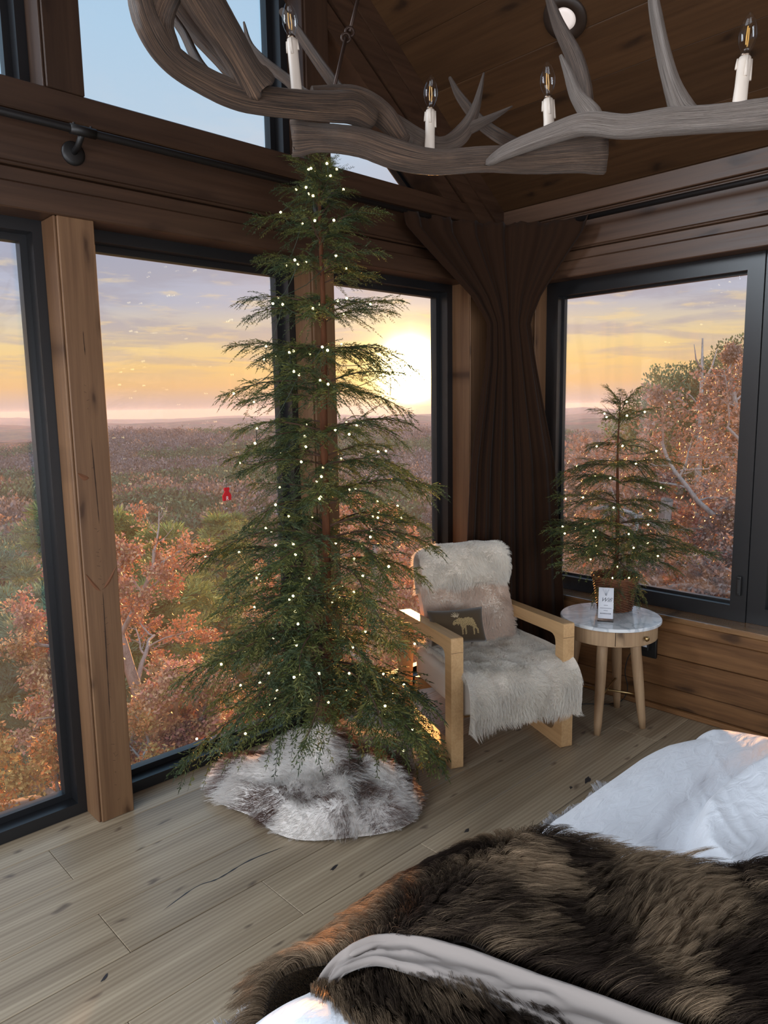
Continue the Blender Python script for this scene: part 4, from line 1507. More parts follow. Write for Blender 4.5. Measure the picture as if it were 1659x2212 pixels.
M_duvet = principled('white_cotton', lin(232, 234, 240), rough=0.85, sheen=0.15)
dt = M_duvet.node_tree
_b = dt.nodes[M_duvet['b']]
_n = N(dt, 'ShaderNodeTexNoise', i_Scale=26.0, i_Detail=5.0, i_Distortion=0.9)
_c = N(dt, 'ShaderNodeTexCoord')
_m = N(dt, 'ShaderNodeMapping')
_m.inputs['Scale'].default_value = (0.5, 1.4, 1.0)
_m.inputs['Rotation'].default_value = (0, 0, R(28))
L(dt, _c.outputs['Object'], _m.inputs[0])
L(dt, _m.outputs[0], _n.inputs['Vector'])
_bp = N(dt, 'ShaderNodeBump', i_Strength=0.5, i_Distance=0.014)
L(dt, _n.outputs[0], _bp.inputs['Height'])
L(dt, _bp.outputs[0], _b.inputs['Normal'])
X, Y, Z = bed_map(GX, GY)
heightmesh('duvet', X, Y, Z, M_duvet, bed)
box('mattress', BX0 + 0.08, BX1 - 0.08, -1.2, BYF - 0.08, 0.30, 0.56, M_duvet, bed, bev=0.04, seg=2)
box('bed_base', BX0 + 0.10, BX1 - 0.10, -1.2, BYF - 0.10, 0.05, 0.30, M_blackmatt, bed, bev=0.01)
for x in (BX0 + 0.16, BX1 - 0.16):
    for y in (-1.1, BYF - 0.16):
        box('leg', x - .03, x + .03, y - .03, y + .03, 0.0, 0.05, M_blackmatt, bed)

# ------------------------------------------------------------------ brown fur throw
throw = empty('fur_throw', (1.1, 0.7, 0.66))
tag(throw, 'long haired dark brown and tan faux fur throw spread over the bed foot', 'fur throw')
e1, e2 = np.array([0.535, -0.845]), np.array([0.845, 0.535])
M_bk2 = principled('dark_fur_backing', lin(40, 30, 24), rough=1.0)
FURB = fur_mat('brown_fur', root_dark=0.35, gloss=0.22, trans=0.45, tip=0.55)


def fur_patch(name, A, B, lift, n, hl, seed, comb_fn, parent):
    """A along the throw, B across (both unfolded plan coordinates)"""
    Xp = A * e1[0] + B * e2[0]
    Yp = A * e1[1] + B * e2[1]
    hy, vy = fold_edge(Yp - (BYF - 0.19), 0.24)
    Y = BYF - 0.19 + hy
    top = duvet_top(np.clip(Xp, BX0, BX1), np.clip(Y, -2, BYF))
    lump = 0.035 * (fbm(Xp * 5 + 9, Yp * 5, 0, 2) - 0.3) + 0.036 * sstep(0.62, 0.82, Yp) * sstep(0.70, 0.90, Xp)
    Zp = BTOP + lift + (top * 0.6 + lump) * np.exp(-vy / 0.16) - vy
    Y = Y + (0.010 + lift * 0.4) * sstep(0.0, 0.12, vy) + 0.012 * np.sin(Xp * 18) * sstep(0.1, 0.3, vy)
    Zp = np.maximum(Zp, 0.05)
    m = heightmesh(name, Xp, Y, Zp, M_bk2, parent)
    P, nn, uu, vv = grid_sample(Xp, Y, Zp, n, seed)
    nn = nn * np.sign(nn[:, 2] + nn[:, 1] * 1.0 + 1e-6)[:, None]
    cb = comb_fn(P)
    sw = np.stack([vnoise(P[:, 0] * 3.4, P[:, 1] * 3.4, P[:, 2] * 3.4 + 30 * q) - .5 for q in (1, 2, 3)], 1)
    ba = fbm(P[:, 0] * 7 + 1.5 * vnoise(P[:, 0] * 4, P[:, 1] * 4, 7), P[:, 1] * 7 + P[:, 2] * 5, 3.3, 3) + 0.05 * rng.standard_normal(n)
    w = sstep(0.40, 0.62, ba)[:, None]
    cD, cT = np.array(lin(60, 50, 44)), np.array(lin(168, 144, 118))
    c = (cD * (1 - w) + cT * w) * (0.55 + 0.95 * rng.random((n, 1)) ** 1.3)
    strands('fur', P - nn * 0.003, nn, hl * (0.6 + 0.8 * rng.random(n)), cb + sw * 1.1, 0.00030, c, FURB, m, nseg=6, clump=0.5, cell=0.018, curl=0.025, seed=seed)
    return m


a_ = np.linspace(-0.74, 0.62, 80)
A_, T_ = np.meshgrid(a_, np.linspace(0, 1, 30), indexing='ij')
b_lo = np.interp(A_, [-0.95, -0.70, -0.48, -0.39, -0.28, -0.155, 0.0, 0.15, 0.62], [1.36, 1.24, 1.11, 1.085, 1.125, 1.135, 1.10, 1.065, 0.995])
b_hi = np.interp(A_, [-0.95, -0.2, 0.0, 0.62], [1.44, 1.455, 1.45, 1.48]) + 0.018 * np.sin(A_ * 9 + 1)
B_ = b_lo * (1 - T_) + b_hi * T_
fur_patch('fur_top', A_, B_, 0.030, 120000, 0.078, 41, lambda P: np.stack([0.38 - 0.75 * sstep(0.74, 0.95, P[:, 1]), -0.52 + 0.85 * sstep(0.74, 0.95, P[:, 1]), -0.30 - 0.45 * sstep(0.88, 1.0, P[:, 1])], 1), throw)
# lower layer showing below the turned hem
a2 = np.linspace(-0.40, 0.14, 26)
b2 = np.linspace(0, 1, 18)
A2, T2 = np.meshgrid(a2, b2, indexing='ij')
lo_ = np.interp(A2, [-0.40, -0.34, -0.2, 0.1], [1.03, 0.985, 0.925, 0.90])
hi_ = np.interp(A2, [-0.40, -0.25, -0.006, 0.14], [1.09, 1.125, 1.075, 1.03])
B2_ = lo_ * (1 - T2) + hi_ * T2
fur_patch('fur_under', A2, B2_, 0.0, 26000, 0.055, 42, lambda P: np.stack([-0.45 + 0 * P[:, 0], -0.65 + 0 * P[:, 0], -0.25 + 0 * P[:, 0]], 1), throw)
# turned hem: the grey suede backing rolled over
up = catmull([(0.664, 0.905, 0.620), (0.690, 0.900, 0.675), (0.740, 0.880, 0.708), (0.807, 0.838, 0.716), (0.868, 0.733, 0.718), (0.920, 0.582, 0.716), (0.968, 0.440, 0.716), (1.02, 0.29, 0.716)], 10)
dn = catmull([(0.650, 0.880, 0.605), (0.664, 0.872, 0.655), (0.700, 0.864, 0.690), (0.750, 0.836, 0.700), (0.776, 0.780, 0.702), (0.812, 0.685, 0.700), (0.850, 0.546, 0.698), (0.890, 0.40, 0.696)], 10)
m_ = len(up)
kk = np.linspace(0, 1, 15)
hV = []
for i in range(m_):
    for k in kk:
        p = up[i] * (1 - k) + (up[i] + (dn[i] - up[i]) * 0.92) * k
        wdt = np.linalg.norm(up[i] - dn[i])
        roll = 0.012 * math.exp(-((k - 0.10) / 0.12) ** 2) + 0.006 * math.exp(-((k - 0.92) / 0.08) ** 2) - 0.006 * math.exp(-((k - 0.35) / 0.12) ** 2)
        wr = 0.030 * (float(fbm(np.array([i * 0.17]), np.array([k * 3.5 + 0.10 * i]), 0, 3)[0]) - 0.5) * math.sin(math.pi * k)
        hV.append((p[0], p[1], p[2] + 0.004 + 0.006 * min(1, i / 20) + (roll + wr) * min(1, wdt / 0.05) - 0.02 * (k == 0) - 0.012 * (k == 1)))
hF = [(i * 15 + k, i * 15 + k + 1, (i + 1) * 15 + k + 1, (i + 1) * 15 + k) for i in range(m_ - 1) for k in range(14)]
M_suede = principled('grey_suede', lin(140, 130, 124), rough=0.95, sheen=0.1)
hem = mk('suede_hem', hV, hF, M_suede, throw, smooth=True, world_space=True)
so = hem.modifiers.new('thickness', 'SOLIDIFY')
so.thickness = 0.012
so.offset = -1

# ------------------------------------------------------------------ shag rug
rug = empty('shag_rug', (1.25, 0.6, 0), 0)
tag(rug, 'white shag rug on the floor under the bed', 'rug')
ra = R(-2.6)
rx, ry = np.meshgrid(np.linspace(-0.25, 2.78, 60), np.linspace(-0.6, 1.0, 40), indexing='ij')
RXw = rx
RYw = (ry - 1.0) * 0.9 + 1.575 - (rx - 0.9) * 0.052
RZw = 0.008 + 0 * rx
heightmesh('backing', RXw, RYw, RZw, M_under, rug)
keep = (ry > 0.55)
i0 = int(np.argmax(ry[0] > 0.62))
P, nn, uu, vv = grid_sample(RXw[:, i0:], RYw[:, i0:], RZw[:, i0:], 52000, 51)
sw = np.stack([vnoise(P[:, 0] * 30, P[:, 1] * 30, 30 * q) - .5 for q in (1, 2, 3)], 1) * 2.2
outw = np.stack([np.zeros(len(P)), 0.35 * sstep(-0.09, 0.0, P[:, 1] - (1.575 - (P[:, 0] - 0.9) * 0.052)), np.zeros(len(P))], 1)
strands('pile', P, nn, 0.026 * (0.7 + 0.6 * rng.random(len(P))), sw + outw, 0.0017, np.array(lin(216, 214, 216)) * (0.85 + .3 * rng.random((len(P), 1))), fur_mat('shag_pile', root_dark=0.6, gloss=0.05, trans=0.25), rug, nseg=5, clump=0.55, cell=0.011, curl=0.12, seed=52)

# ================================================================== CURTAINS AND RODS
M_curt = principled('dark_brown_velvet', lin(46, 30, 20), rough=0.95, sheen=0.05, spec=0.1)


def curtain(name, label, u0, u1, nf, seed):
    rows = [  # z, left point, corner control, right point
        (2.640, (2.735, 2.705), (3.53, 2.66), (3.590, 2.150)),
        (2.560, (2.760, 2.705), (3.53, 2.66), (3.590, 2.180)),
        (2.420, (2.990, 2.700), (3.52, 2.65), (3.590, 2.310)),
        (2.260, (3.255, 2.690), (3.50, 2.63), (3.590, 2.450)),
        (2.120, (3.365, 2.660), (3.47, 2.60), (3.590, 2.530)),
        (1.900, (3.330, 2.640), (3.44, 2.56), (3.590, 2.490)),
        (1.320, (3.235, 2.670), (3.42, 2.52), (3.590, 2.345)),
        (0.850, (3.200, 2.670), (3.40, 2.50), (3.590, 2.295)),
        (0.020, (3.150, 2.670), (3.38, 2.48), (3.590, 2.230))]
    zz = np.array([r[0] for r in rows])[::-1]
    get = lambda k, j: (lambda z: np.interp(z, zz, np.array([r[k][j] for r in rows])[::-1]))
    nzs, nus = 70, 90
    us = np.linspace(u0, u1, nus)
    V = []
    for z in np.linspace(2.64, 0.015, nzs):
        a = np.array([get(1, 0)(z), get(1, 1)(z)])
        c = np.array([get(2, 0)(z), get(2, 1)(z)])
        b = np.array([get(3, 0)(z), get(3, 1)(z)])
        q = us[:, None]
        P = a * (1 - q) ** 2 + 2 * c * q * (1 - q) + b * q ** 2
        T = np.gradient(P, axis=0)
        T /= np.linalg.norm(T, axis=1)[:, None] + 1e-9
        Nn = np.stack([T[:, 1], -T[:, 0]], 1)
        amp = np.interp(z, [0, 1.3, 2.1, 2.3, 2.64], [0.024, 0.022, 0.009, 0.014, 0.020])
        f = amp * np.sin(us * nf * 2 * np.pi + 0.5 * math.sin(z * 2 + seed)) + 0.3 * amp * np.sin(us * nf * 5.1 * np.pi + z)
        P = P + Nn * (f + 0.012 * (seed - 1))[:, None]
        fr = 0.012 * np.abs(np.sin(us * nf * 2 * np.pi)) if z > 2.63 else 0 * us
        for p, d in zip(P, fr):
            V.append((min(p[0], 3.645), min(p[1], 2.765), z - d))
    F = [(i * nus + k, i * nus + k + 1, (i + 1) * nus + k + 1, (i + 1) * nus + k) for i in range(nzs - 1) for k in range(nus - 1)]
    o = mk(name, V, F, M_curt, smooth=True)
    o.modifiers.new('thickness', 'SOLIDIFY').thickness = 0.004
    tag(o, label, 'curtain')
    return o


curtain('curtain', 'dark brown curtain panel in the corner on the window wall side', 0.0, 0.60, 7, 1)
curtain('curtain', 'dark brown curtain panel in the corner behind the side table', 0.56, 1.0, 5, 2)


def rod(label, a, b, brackets, wall_axis):
    t = empty('curtain_rod', tuple((Vector(a) + Vector(b)) / 2))
    tag(t, label, 'curtain rod')
    V, F = tube([a, tuple((Vector(a) + Vector(b)) / 2), b], 0.0135, 14)
    mk('rod', V, F, M_blackmatt, t, smooth=True, world_space=True)
    d = (Vector(b) - Vector(a)).normalized()
    for p in brackets:
        p = Vector(p)
        V, F = tube([tuple(p - d * 0.045), tuple(p), tuple(p + d * 0.045)], 0.0175, 14)
        s = mk('sleeve', V, F, M_blackmatt, t, smooth=True, world_space=True)
        w = Vector((0, 1, 0)) if wall_axis == 'y' else Vector((1, 0, 0))
        end = Vector((p.x, 2.806, p.z - 0.05)) if wall_axis == 'y' else Vector((3.682, p.y, p.z - 0.05))
        V, F = tube([tuple(p), tuple(p + (end - p) * 0.5 + Vector((0, 0, -.012))), tuple(end)], 0.011, 10)
        mk('bracket', V, F, M_blackmatt, t, smooth=True, world_space=True)
        V, F = tube([tuple(end), tuple(end - w * 0.007), tuple(end - w * 0.012)], [0.042, 0.042, 0.030], 24)
        mk('flange', V, F, M_blackmatt, t, smooth=True, world_space=True)
        for s2 in (-1, 1):
            V, F = lathe([(0.0045, 0), (0.0045, 0.006), (0, 0.007)], 8)
            q = p + d * 0.03 * s2
            mk('screw', [(v[0] + q.x, v[1] + q.y, v[2] + q.z + 0.0165) for v in V], F, M_blackmatt, t, world_space=True)
    return t


rod('black metal curtain rod along the big window wall', (-1.4, 2.705, 2.632), (3.52, 2.705, 2.632), [(-0.05, 2.705, 2.632), (1.135, 2.705, 2.632), (2.28, 2.705, 2.632)], 'y')
rod('black metal curtain rod above the side window', (3.585, -1.1, 2.630), (3.585, 2.62, 2.630), [(3.585, 0.1, 2.63)], 'x')

# ================================================================== ANTLER CHANDELIER
M_ant, t_ = new_mat('antler_bone')
tcn = N(t_, 'ShaderNodeTexCoord')
n1_ = N(t_, 'ShaderNodeTexNoise', i_Scale=11.0, i_Detail=5.0, i_Distortion=0.5)
L(t_, tcn.outputs['Object'], n1_.inputs['Vector'])
at_ = N(t_, 'ShaderNodeAttribute', attribute_name='along')
gv = N(t_, 'ShaderNodeTexNoise', i_Scale=1.0, i_Detail=6.0, i_Roughness=0.7, i_Distortion=0.35)
gm = N(t_, 'ShaderNodeMapping')
gm.inputs['Scale'].default_value = (6.0, 52.0, 1.0)
L(t_, at_.outputs['Vector'], gm.inputs[0])
L(t_, gm.outputs[0], gv.inputs['Vector'])
oi_ = N(t_, 'ShaderNodeObjectInfo')
aw = N(t_, 'ShaderNodeAttribute', attribute_name='pale')
cA_ = ramp(t_, gv.outputs[0], [(0.38, lin(32, 20, 13)), (0.5, lin(78, 54, 36)), (0.64, lin(138, 102, 72))])
cB_ = ramp(t_, gv.outputs[0], [(0.36, lin(104, 92, 84)), (0.5, lin(156, 142, 132)), (0.66, lin(184, 170, 160))])
cm = mixc(t_, aw.outputs['Fac'], cA_, cB_)
bb = N(t_, 'ShaderNodeBsdfPrincipled', i_Roughness=0.55)
L(t_, cm, bb.inputs['Base Color'])
bp = N(t_, 'ShaderNodeBump', i_Strength=1.0, i_Distance=0.012)
L(t_, gv.outputs[0], bp.inputs['Height'])
L(t_, bp.outputs[0], bb.inputs['Normal'])
oo = N(t_, 'ShaderNodeOutputMaterial')
L(t_, bb.outputs[0], oo.inputs[0])

chand = empty('antler_chandelier', (1.20, 1.0, 2.30))
tag(chand, 'antler chandelier with candle style bulbs hanging from the ceiling', 'chandelier')


def antler(pieces, pale, parent, seed, burr_ends=()):
    """main beam with tines, one mesh: each piece is [(x,y,z,r)...]"""
    Vs, Fs, al = [], [], []
    for q, pc in enumerate(pieces):
        pc = np.array(pc)
        C = catmull(pc, 7)
        rad = np.maximum(C[:, 3] * 0.94, 0.002)
        n = len(C)
        sl = np.concatenate([[0], np.cumsum(np.linalg.norm(np.diff(C[:, :3], axis=0), axis=1))])
        if q == 0:
            if 'start' in burr_ends: rad = rad * (1 + 0.14 * np.exp(-(sl / 0.025) ** 2))
            if 'end' in burr_ends: rad = rad * (1 + 0.14 * np.exp(-((sl[-1] - sl) / 0.025) ** 2))
        sides = 24
        V, F = tube(C[:, :3], rad, sides, rough=0.014, seed=seed + q, flat=0.92)
        V = np.array(V)
        if q == 0 and burr_ends:   # ragged ends
            for e, i0_ in (('start', 0), ('end', n - 1)):
                if e in burr_ends:
                    d = C[1, :3] - C[0, :3] if e == 'start' else C[-2, :3] - C[-1, :3]
                    d /= np.linalg.norm(d)
                    V[i0_ * sides:(i0_ + 1) * sides] -= d * (np.random.default_rng(seed).random((sides, 1)) - 0.4) * 0.018
        k = len(Vs)
        Vs += [tuple(v) for v in V]
        Fs += [tuple(i + k for i in f) for f in F]
        for i in range(n):
            for s in range(sides):
                al.append((sl[i] + q * 3.1, abs(s - sides / 2) / sides * 2, seed))
    o = mk('antler', Vs, Fs, M_ant, parent, smooth=True, world_space=True)
    at = o.data.attributes.new('along', 'FLOAT_VECTOR', 'POINT')
    at.data.foreach_set('vector', np.array(al, np.float32).ravel())
    at = o.data.attributes.new('pale', 'FLOAT', 'POINT')
    at.data.foreach_set('value', np.full(len(Vs), pale, np.float32))
    return o


A_A = [(0.693, 1.354, 2.452, 0.0220), (0.705, 1.378, 2.418, 0.0259), (0.721, 1.382, 2.373, 0.0281), (0.762, 1.392, 2.337, 0.0280), (0.821, 1.387, 2.312, 0.0278), (0.904, 1.358, 2.288, 0.0296), (1.024, 1.329, 2.295, 0.0307), (1.102, 1.313, 2.306, 0.0336), (1.159, 1.302, 2.314, 0.0352), (1.212, 1.290, 2.296, 0.0253)]
A_At = [(0.769, 1.386, 2.342, 0.0199), (0.748, 1.385, 2.379, 0.0267), (0.743, 1.367, 2.403, 0.0263), (0.749, 1.338, 2.430, 0.0242), (0.765, 1.315, 2.462, 0.0189), (0.80, 1.29, 2.53, 0.009)]
A_F2 = [(0.820, 1.471, 2.454, 0.0095), (0.834, 1.450, 2.416, 0.0105), (0.840, 1.41, 2.350, 0.0125), (0.855, 1.38, 2.31, 0.014)]
A_B = [(0.68, 1.24, 2.47, 0.030), (0.735, 1.270, 2.436, 0.0363), (0.789, 1.296, 2.408, 0.0398), (0.849, 1.315, 2.369, 0.0361), (0.899, 1.330, 2.329, 0.0346), (0.926, 1.342, 2.314, 0.0419)]
A_B2 = [(0.78, 1.52, 2.58, 0.026), (0.824, 1.510, 2.527, 0.0251), (0.873, 1.493, 2.465, 0.0236), (0.920, 1.464, 2.406, 0.0200), (0.955, 1.433, 2.350, 0.0161), (0.993, 1.420, 2.323, 0.0142), (1.03, 1.38, 2.305, 0.013)]
A_G = [(1.080, 1.596, 2.571, 0.0028), (1.078, 1.571, 2.511, 0.0088), (1.093, 1.534, 2.465, 0.0121), (1.120, 1.485, 2.419, 0.0131), (1.134, 1.435, 2.374, 0.0140), (1.16, 1.36, 2.33, 0.015)]
A_G2 = [(1.215, 1.622, 2.649, 0.0106), (1.219, 1.563, 2.580, 0.0139), (1.227, 1.477, 2.469, 0.0158), (1.232, 1.395, 2.375, 0.0177), (1.235, 1.34, 2.335, 0.020)]
A_J = [(1.10, 1.37, 2.345, 0.022), (1.19, 1.33, 2.345, 0.036), (1.245, 1.29, 2.315, 0.032), (1.27, 1.25, 2.255, 0.022)]
A_E = [(1.245, 1.350, 2.362, 0.0131), (1.306, 1.318, 2.326, 0.0210), (1.365, 1.283, 2.291, 0.0224), (1.400, 1.247, 2.276, 0.0201), (1.443, 1.225, 2.302, 0.0247), (1.482, 1.214, 2.363, 0.0147), (1.517, 1.213, 2.459, 0.0028)]
A_Et = [(1.448, 1.225, 2.310, 0.0180), (1.487, 1.175, 2.334, 0.0112), (1.524, 1.131, 2.361, 0.0022)]
A_C = [(1.081, 1.407, 2.259, 0.0390), (1.127, 1.363, 2.259, 0.0348), (1.180, 1.296, 2.244, 0.0357), (1.230, 1.228, 2.211, 0.0365), (1.281, 1.162, 2.191, 0.0311), (1.348, 1.084, 2.192, 0.0309), (1.414, 1.006, 2.187, 0.0348), (1.472, 0.938, 2.189, 0.0397), (1.520, 0.892, 2.191, 0.0407)]
A_D = [(1.343, 1.059, 2.180, 0.0092), (1.352, 1.011, 2.194, 0.0180), (1.377, 0.934, 2.209, 0.0224), (1.402, 0.856, 2.217, 0.0265), (1.420, 0.779, 2.195, 0.0267), (1.440, 0.702, 2.188, 0.0296), (1.452, 0.618, 2.173, 0.0285), (1.472, 0.528, 2.162, 0.0308), (1.487, 0.457, 2.156, 0.0307), (1.49, 0.36, 2.16, 0.032)]
A_D1 = [(1.408, 0.845, 2.215, 0.0240), (1.410, 0.851, 2.236, 0.0227), (1.395, 0.875, 2.276, 0.0151), (1.388, 0.890, 2.319, 0.0104), (1.380, 0.905, 2.357, 0.0038)]
A_D2 = [(1.452, 0.66, 2.185, 0.026), (1.455, 0.678, 2.205, 0.0267), (1.445, 0.698, 2.258, 0.0187), (1.439, 0.717, 2.328, 0.0151), (1.448, 0.740, 2.413, 0.0125), (1.461, 0.757, 2.490, 0.0054)]
A_F = [(1.751, 1.198, 2.731, 0.0085), (1.745, 1.154, 2.624, 0.0167), (1.748, 1.106, 2.531, 0.0225), (1.719, 1.059, 2.443, 0.0208), (1.654, 1.005, 2.347, 0.0178), (1.50, 0.90, 2.23, 0.018)]
A_F3 = [(1.561, 1.362, 2.507, 0.0049), (1.561, 1.321, 2.441, 0.0133), (1.565, 1.244, 2.354, 0.0177), (1.55, 1.12, 2.27, 0.019), (1.50, 1.0, 2.22, 0.020)]
antler([A_A, A_At, A_F2], 0.12, chand, 11)
antler([A_B], 0.15, chand, 23, ('end',))
antler([A_B2], 0.05, chand, 31)
antler([A_J, A_G, A_G2], 0.15, chand, 41)
antler([A_E, A_Et], 0.4, chand, 51)
antler([A_C], 0.20, chand, 61, ('start', 'end'))
antler([A_D, A_D1, A_D2], 1.0, chand, 71, ('start',))
antler([A_F], 0.35, chand, 81)
antler([A_F3], 0.2, chand, 91)

M_candle = principled('ivory_candle_sleeve', lin(206, 192, 178), rough=0.5)
M_fil = principled('filament_rod', lin(214, 160, 82), rough=0.4)
candles = [((1.057, 1.364, 2.310), (1.062, 1.396, 2.536)), ((1.362, 1.253, 2.255), (1.383, 1.266, 2.433)), ((1.465, 0.986, 2.245), (1.477, 1.003, 2.405)), ((1.458, 0.574, 2.187), (1.491, 0.575, 2.353))]
for ci, (base, tip) in enumerate(candles):
    base, tip = Vector(base), Vector(tip)
    d = (tip - base).normalized()
    Lc = (tip - base).length
    q = Vector((0, 0, 1)).rotation_difference(d)
    bl = 0.083
    hs = Lc - bl
    cdl = empty('candle', (0, 0, 0))
    cdl.parent = chand
    cdl.rotation_mode = 'QUATERNION'
    cdl.location = base - Vector(chand.location)
    cdl.rotation_quaternion = q
    prof = [(0.0105, -0.004), (0.0125, 0.0), (0.0115, hs * 0.4), (0.0118, hs - 0.01), (0.0105, hs - 0.001), (0.007, hs)]
    V, F = lathe(prof, 20)
    mk('sleeve', V, F, M_candle, cdl, smooth=True)
    for a in (0.6, 2.2, 3.9, 5.3):    # wax drips
        h = 0.02 + 0.025 * random.random()
        V, F = tube([(0.0118 * math.cos(a), 0.0118 * math.sin(a), hs - 0.003), (0.0122 * math.cos(a), 0.0122 * math.sin(a), hs - h * .6), (0.0122 * math.cos(a), 0.0122 * math.sin(a), hs - h)], [.002, .0026, .0032], 7)
        mk('wax_drip', V, F, M_candle, cdl, smooth=True)
    V, F = lathe([(0.0085, hs), (0.0085, hs + 0.006), (0.0075, hs + 0.007)], 16)
    mk('bulb_cap', V, F, principled('bulb_cap_metal', lin(120, 104, 90), rough=0.35, metal=1.0), cdl, smooth=True)
    zb = hs + 0.006
    V, F = lathe([(0.0072, zb), (0.0088, zb + 0.006), (0.0140, zb + 0.018), (0.0170, zb + 0.030), (0.0165, zb + 0.042), (0.0130, zb + 0.056), (0.0080, zb + 0.068), (0.0035, zb + 0.0755), (0.0, zb + 0.0775)], 24)
    bulb = mk('bulb', V, F, M_lightglass, cdl, smooth=True)
    for s in (-1, 1):
        V, F = tube([(0.003 * s, 0, zb + 0.016), (0.0045 * s, 0, zb + 0.03), (0.003 * s, 0, zb + 0.050)], 0.0013, 6)
        mk('filament', V, F, M_fil, cdl)
    V, F = tube([(0, 0, zb), (0, 0, zb + 0.010), (0, 0, zb + 0.018)], [0.005, 0.003, 0.0018], 8)
    mk('glass_stem', V, F, M_lightglass, cdl)
# hanging rods with hooked links
M_rodm = principled('bronze_rod', lin(58, 42, 34), rough=0.5, metal=0.6)
rp = [(1.194, 1.408, 2.382), (1.250, 1.4195, 2.528), (1.264, 1.421, 2.546), (1.310, 1.43, 2.66), (1.36, 1.40, 2.85)]
for a, b in ((rp[0], rp[1]), (rp[2], rp[3]), (rp[3], (1.345, 1.43, 2.78))):
    V, F = tube([a, tuple((Vector(a) + Vector(b)) / 2), b], 0.0042, 8)
    mk('hanging_rod', V, F, M_rodm, chand, smooth=True, world_space=True)
for c_, rr_ in ((rp[0], .014), (rp[1], .010), (rp[2], .010), (rp[3], .010), ((1.19, 1.405, 2.362), .014)):
    aa = np.linspace(0, 2 * np.pi, 17)
    V, F = tube([(c_[0] + rr_ * math.cos(a) * .8, c_[1] - rr_ * math.cos(a) * .6, c_[2] + rr_ * math.sin(a)) for a in aa], 0.0035, 7, caps=False)
    mk('hook_link', V, F, M_rodm, chand, smooth=True, world_space=True)
V, F = tube([(1.345, 1.43, 2.78), (0.95, 0.95, 3.6), (0.70, 0.72, 4.98)], 0.005, 8)
mk('hanging_rod', V, F, M_rodm, chand, smooth=True, world_space=True)
V, F = tube([(1.43, 0.42, 2.17), (1.1, 0.5, 3.4), (0.70, 0.70, 4.98)], 0.005, 8)
mk('hanging_rod', V, F, M_rodm, chand, smooth=True, world_space=True)

# ================================================================== OUTSIDE
def ground_h(az, d):
    """ground height outside; az in degrees from +y towards +x"""
    az = np.asarray(az, float)
    d = np.asarray(d, float)
    ld = np.log10(np.maximum(d, 1.0))
    left = np.interp(ld, np.log10([1, 6, 14, 30, 60, 110, 180, 300, 520, 800, 1400, 2500, 5000, 9000]),
                     [-4.5, -6.0, -9.5, -15.5, -21.5, -27.0, -29.0, -27.0, -20.5, -40, -62, -66, -78, -118])
    hill = np.interp(ld, np.log10([1, 6, 12, 25, 45, 80, 140, 300, 520, 800, 1400, 2500, 5000, 9000]),
                     [-4.0, -4.2, -4.8, -4.0, -2.5, -2.5, -8, -22, -30, -40, -62, -66, -78, -118])
    w = sstep(50, 66, az) * sstep(150, 100, az)
    h = left * (1 - w) + hill * w
    x, y = d * np.sin(np.radians(az)), d * np.cos(np.radians(az))
    h = h + (fbm(x / 140 + 40, y / 140, 0, 3) - 0.5) * np.interp(d, [20, 150, 500, 1200], [0, 5, 13, 30]) + (fbm(x / 900 + 7, y / 900, 0, 3) - 0.5) * np.interp(d, [500, 2000, 6000], [0, 70, 130])
    h = h - 9.0 * sstep(24, 15, az) * sstep(200, 520, d) * sstep(900, 500, d)
    return h


azs = np.linspace(-60, 170, 150)
ds = np.concatenate([np.linspace(5.5, 40, 20), np.geomspace(43, 9500, 130)])
AZ, DD = np.meshgrid(np.radians(azs), ds, indexing='ij')
TXg, TYg = DD * np.sin(AZ), DD * np.cos(AZ)
TZg = ground_h(np.degrees(AZ), DD) + np.interp(DD, [600, 900, 9000], [0, 9, 9])
M_ground, t_ = new_mat('forest_ground')
tcn = N(t_, 'ShaderNodeTexCoord')
g1_ = N(t_, 'ShaderNodeTexNoise', i_Scale=0.035, i_Detail=10.0, i_Roughness=0.68)
g2_ = N(t_, 'ShaderNodeTexNoise', i_Scale=0.006, i_Detail=6.0)
L(t_, tcn.outputs['Object'], g1_.inputs['Vector'])
L(t_, tcn.outputs['Object'], g2_.inputs['Vector'])
ca_ = ramp(t_, g1_.outputs[0], [(0.36, lin(58, 50, 44)), (0.5, lin(108, 86, 72)), (0.64, lin(150, 114, 92))])
cb_ = ramp(t_, g1_.outputs[0], [(0.36, lin(46, 52, 40)), (0.62, lin(96, 98, 72))])
gcol = mixc(t_, ramp(t_, g2_.outputs[0], [(0.44, (0, 0, 0)), (0.56, (1, 1, 1))]), ca_, cb_)
bb = N(t_, 'ShaderNodeBsdfPrincipled', i_Roughness=1.0)
bb.inputs['Specular IOR Level'].default_value = 0.0
L(t_, gcol, bb.inputs['Base Color'])
oo = N(t_, 'ShaderNodeOutputMaterial')
L(t_, bb.outputs[0], oo.inputs[0])
gr = heightmesh('ground', TXg, TYg, TZg, M_ground)
tag(gr, 'wooded valley and far hills outside the windows', 'hills', kind='structure')

M_leaf = tint_mat('oak_leaves', rough=0.5, trans=0.14, rnd=0.2, spec=0.12)
M_pine = tint_mat('pine_needles', rough=0.7, trans=0.2, rnd=0.3)
M_crown = tint_mat('far_crowns', rough=0.9, trans=0.12, rnd=0.5, spec=0.0)
M_bark = wood('grey_bark', lin(120, 112, 108), lin(190, 184, 180), 'z', rough=0.9, across=20, along=4, spec=0.1)
M_barkd = wood('pine_bark', lin(66, 50, 40), lin(110, 86, 68), 'z', rough=0.95, across=12, along=4, spec=0.1)


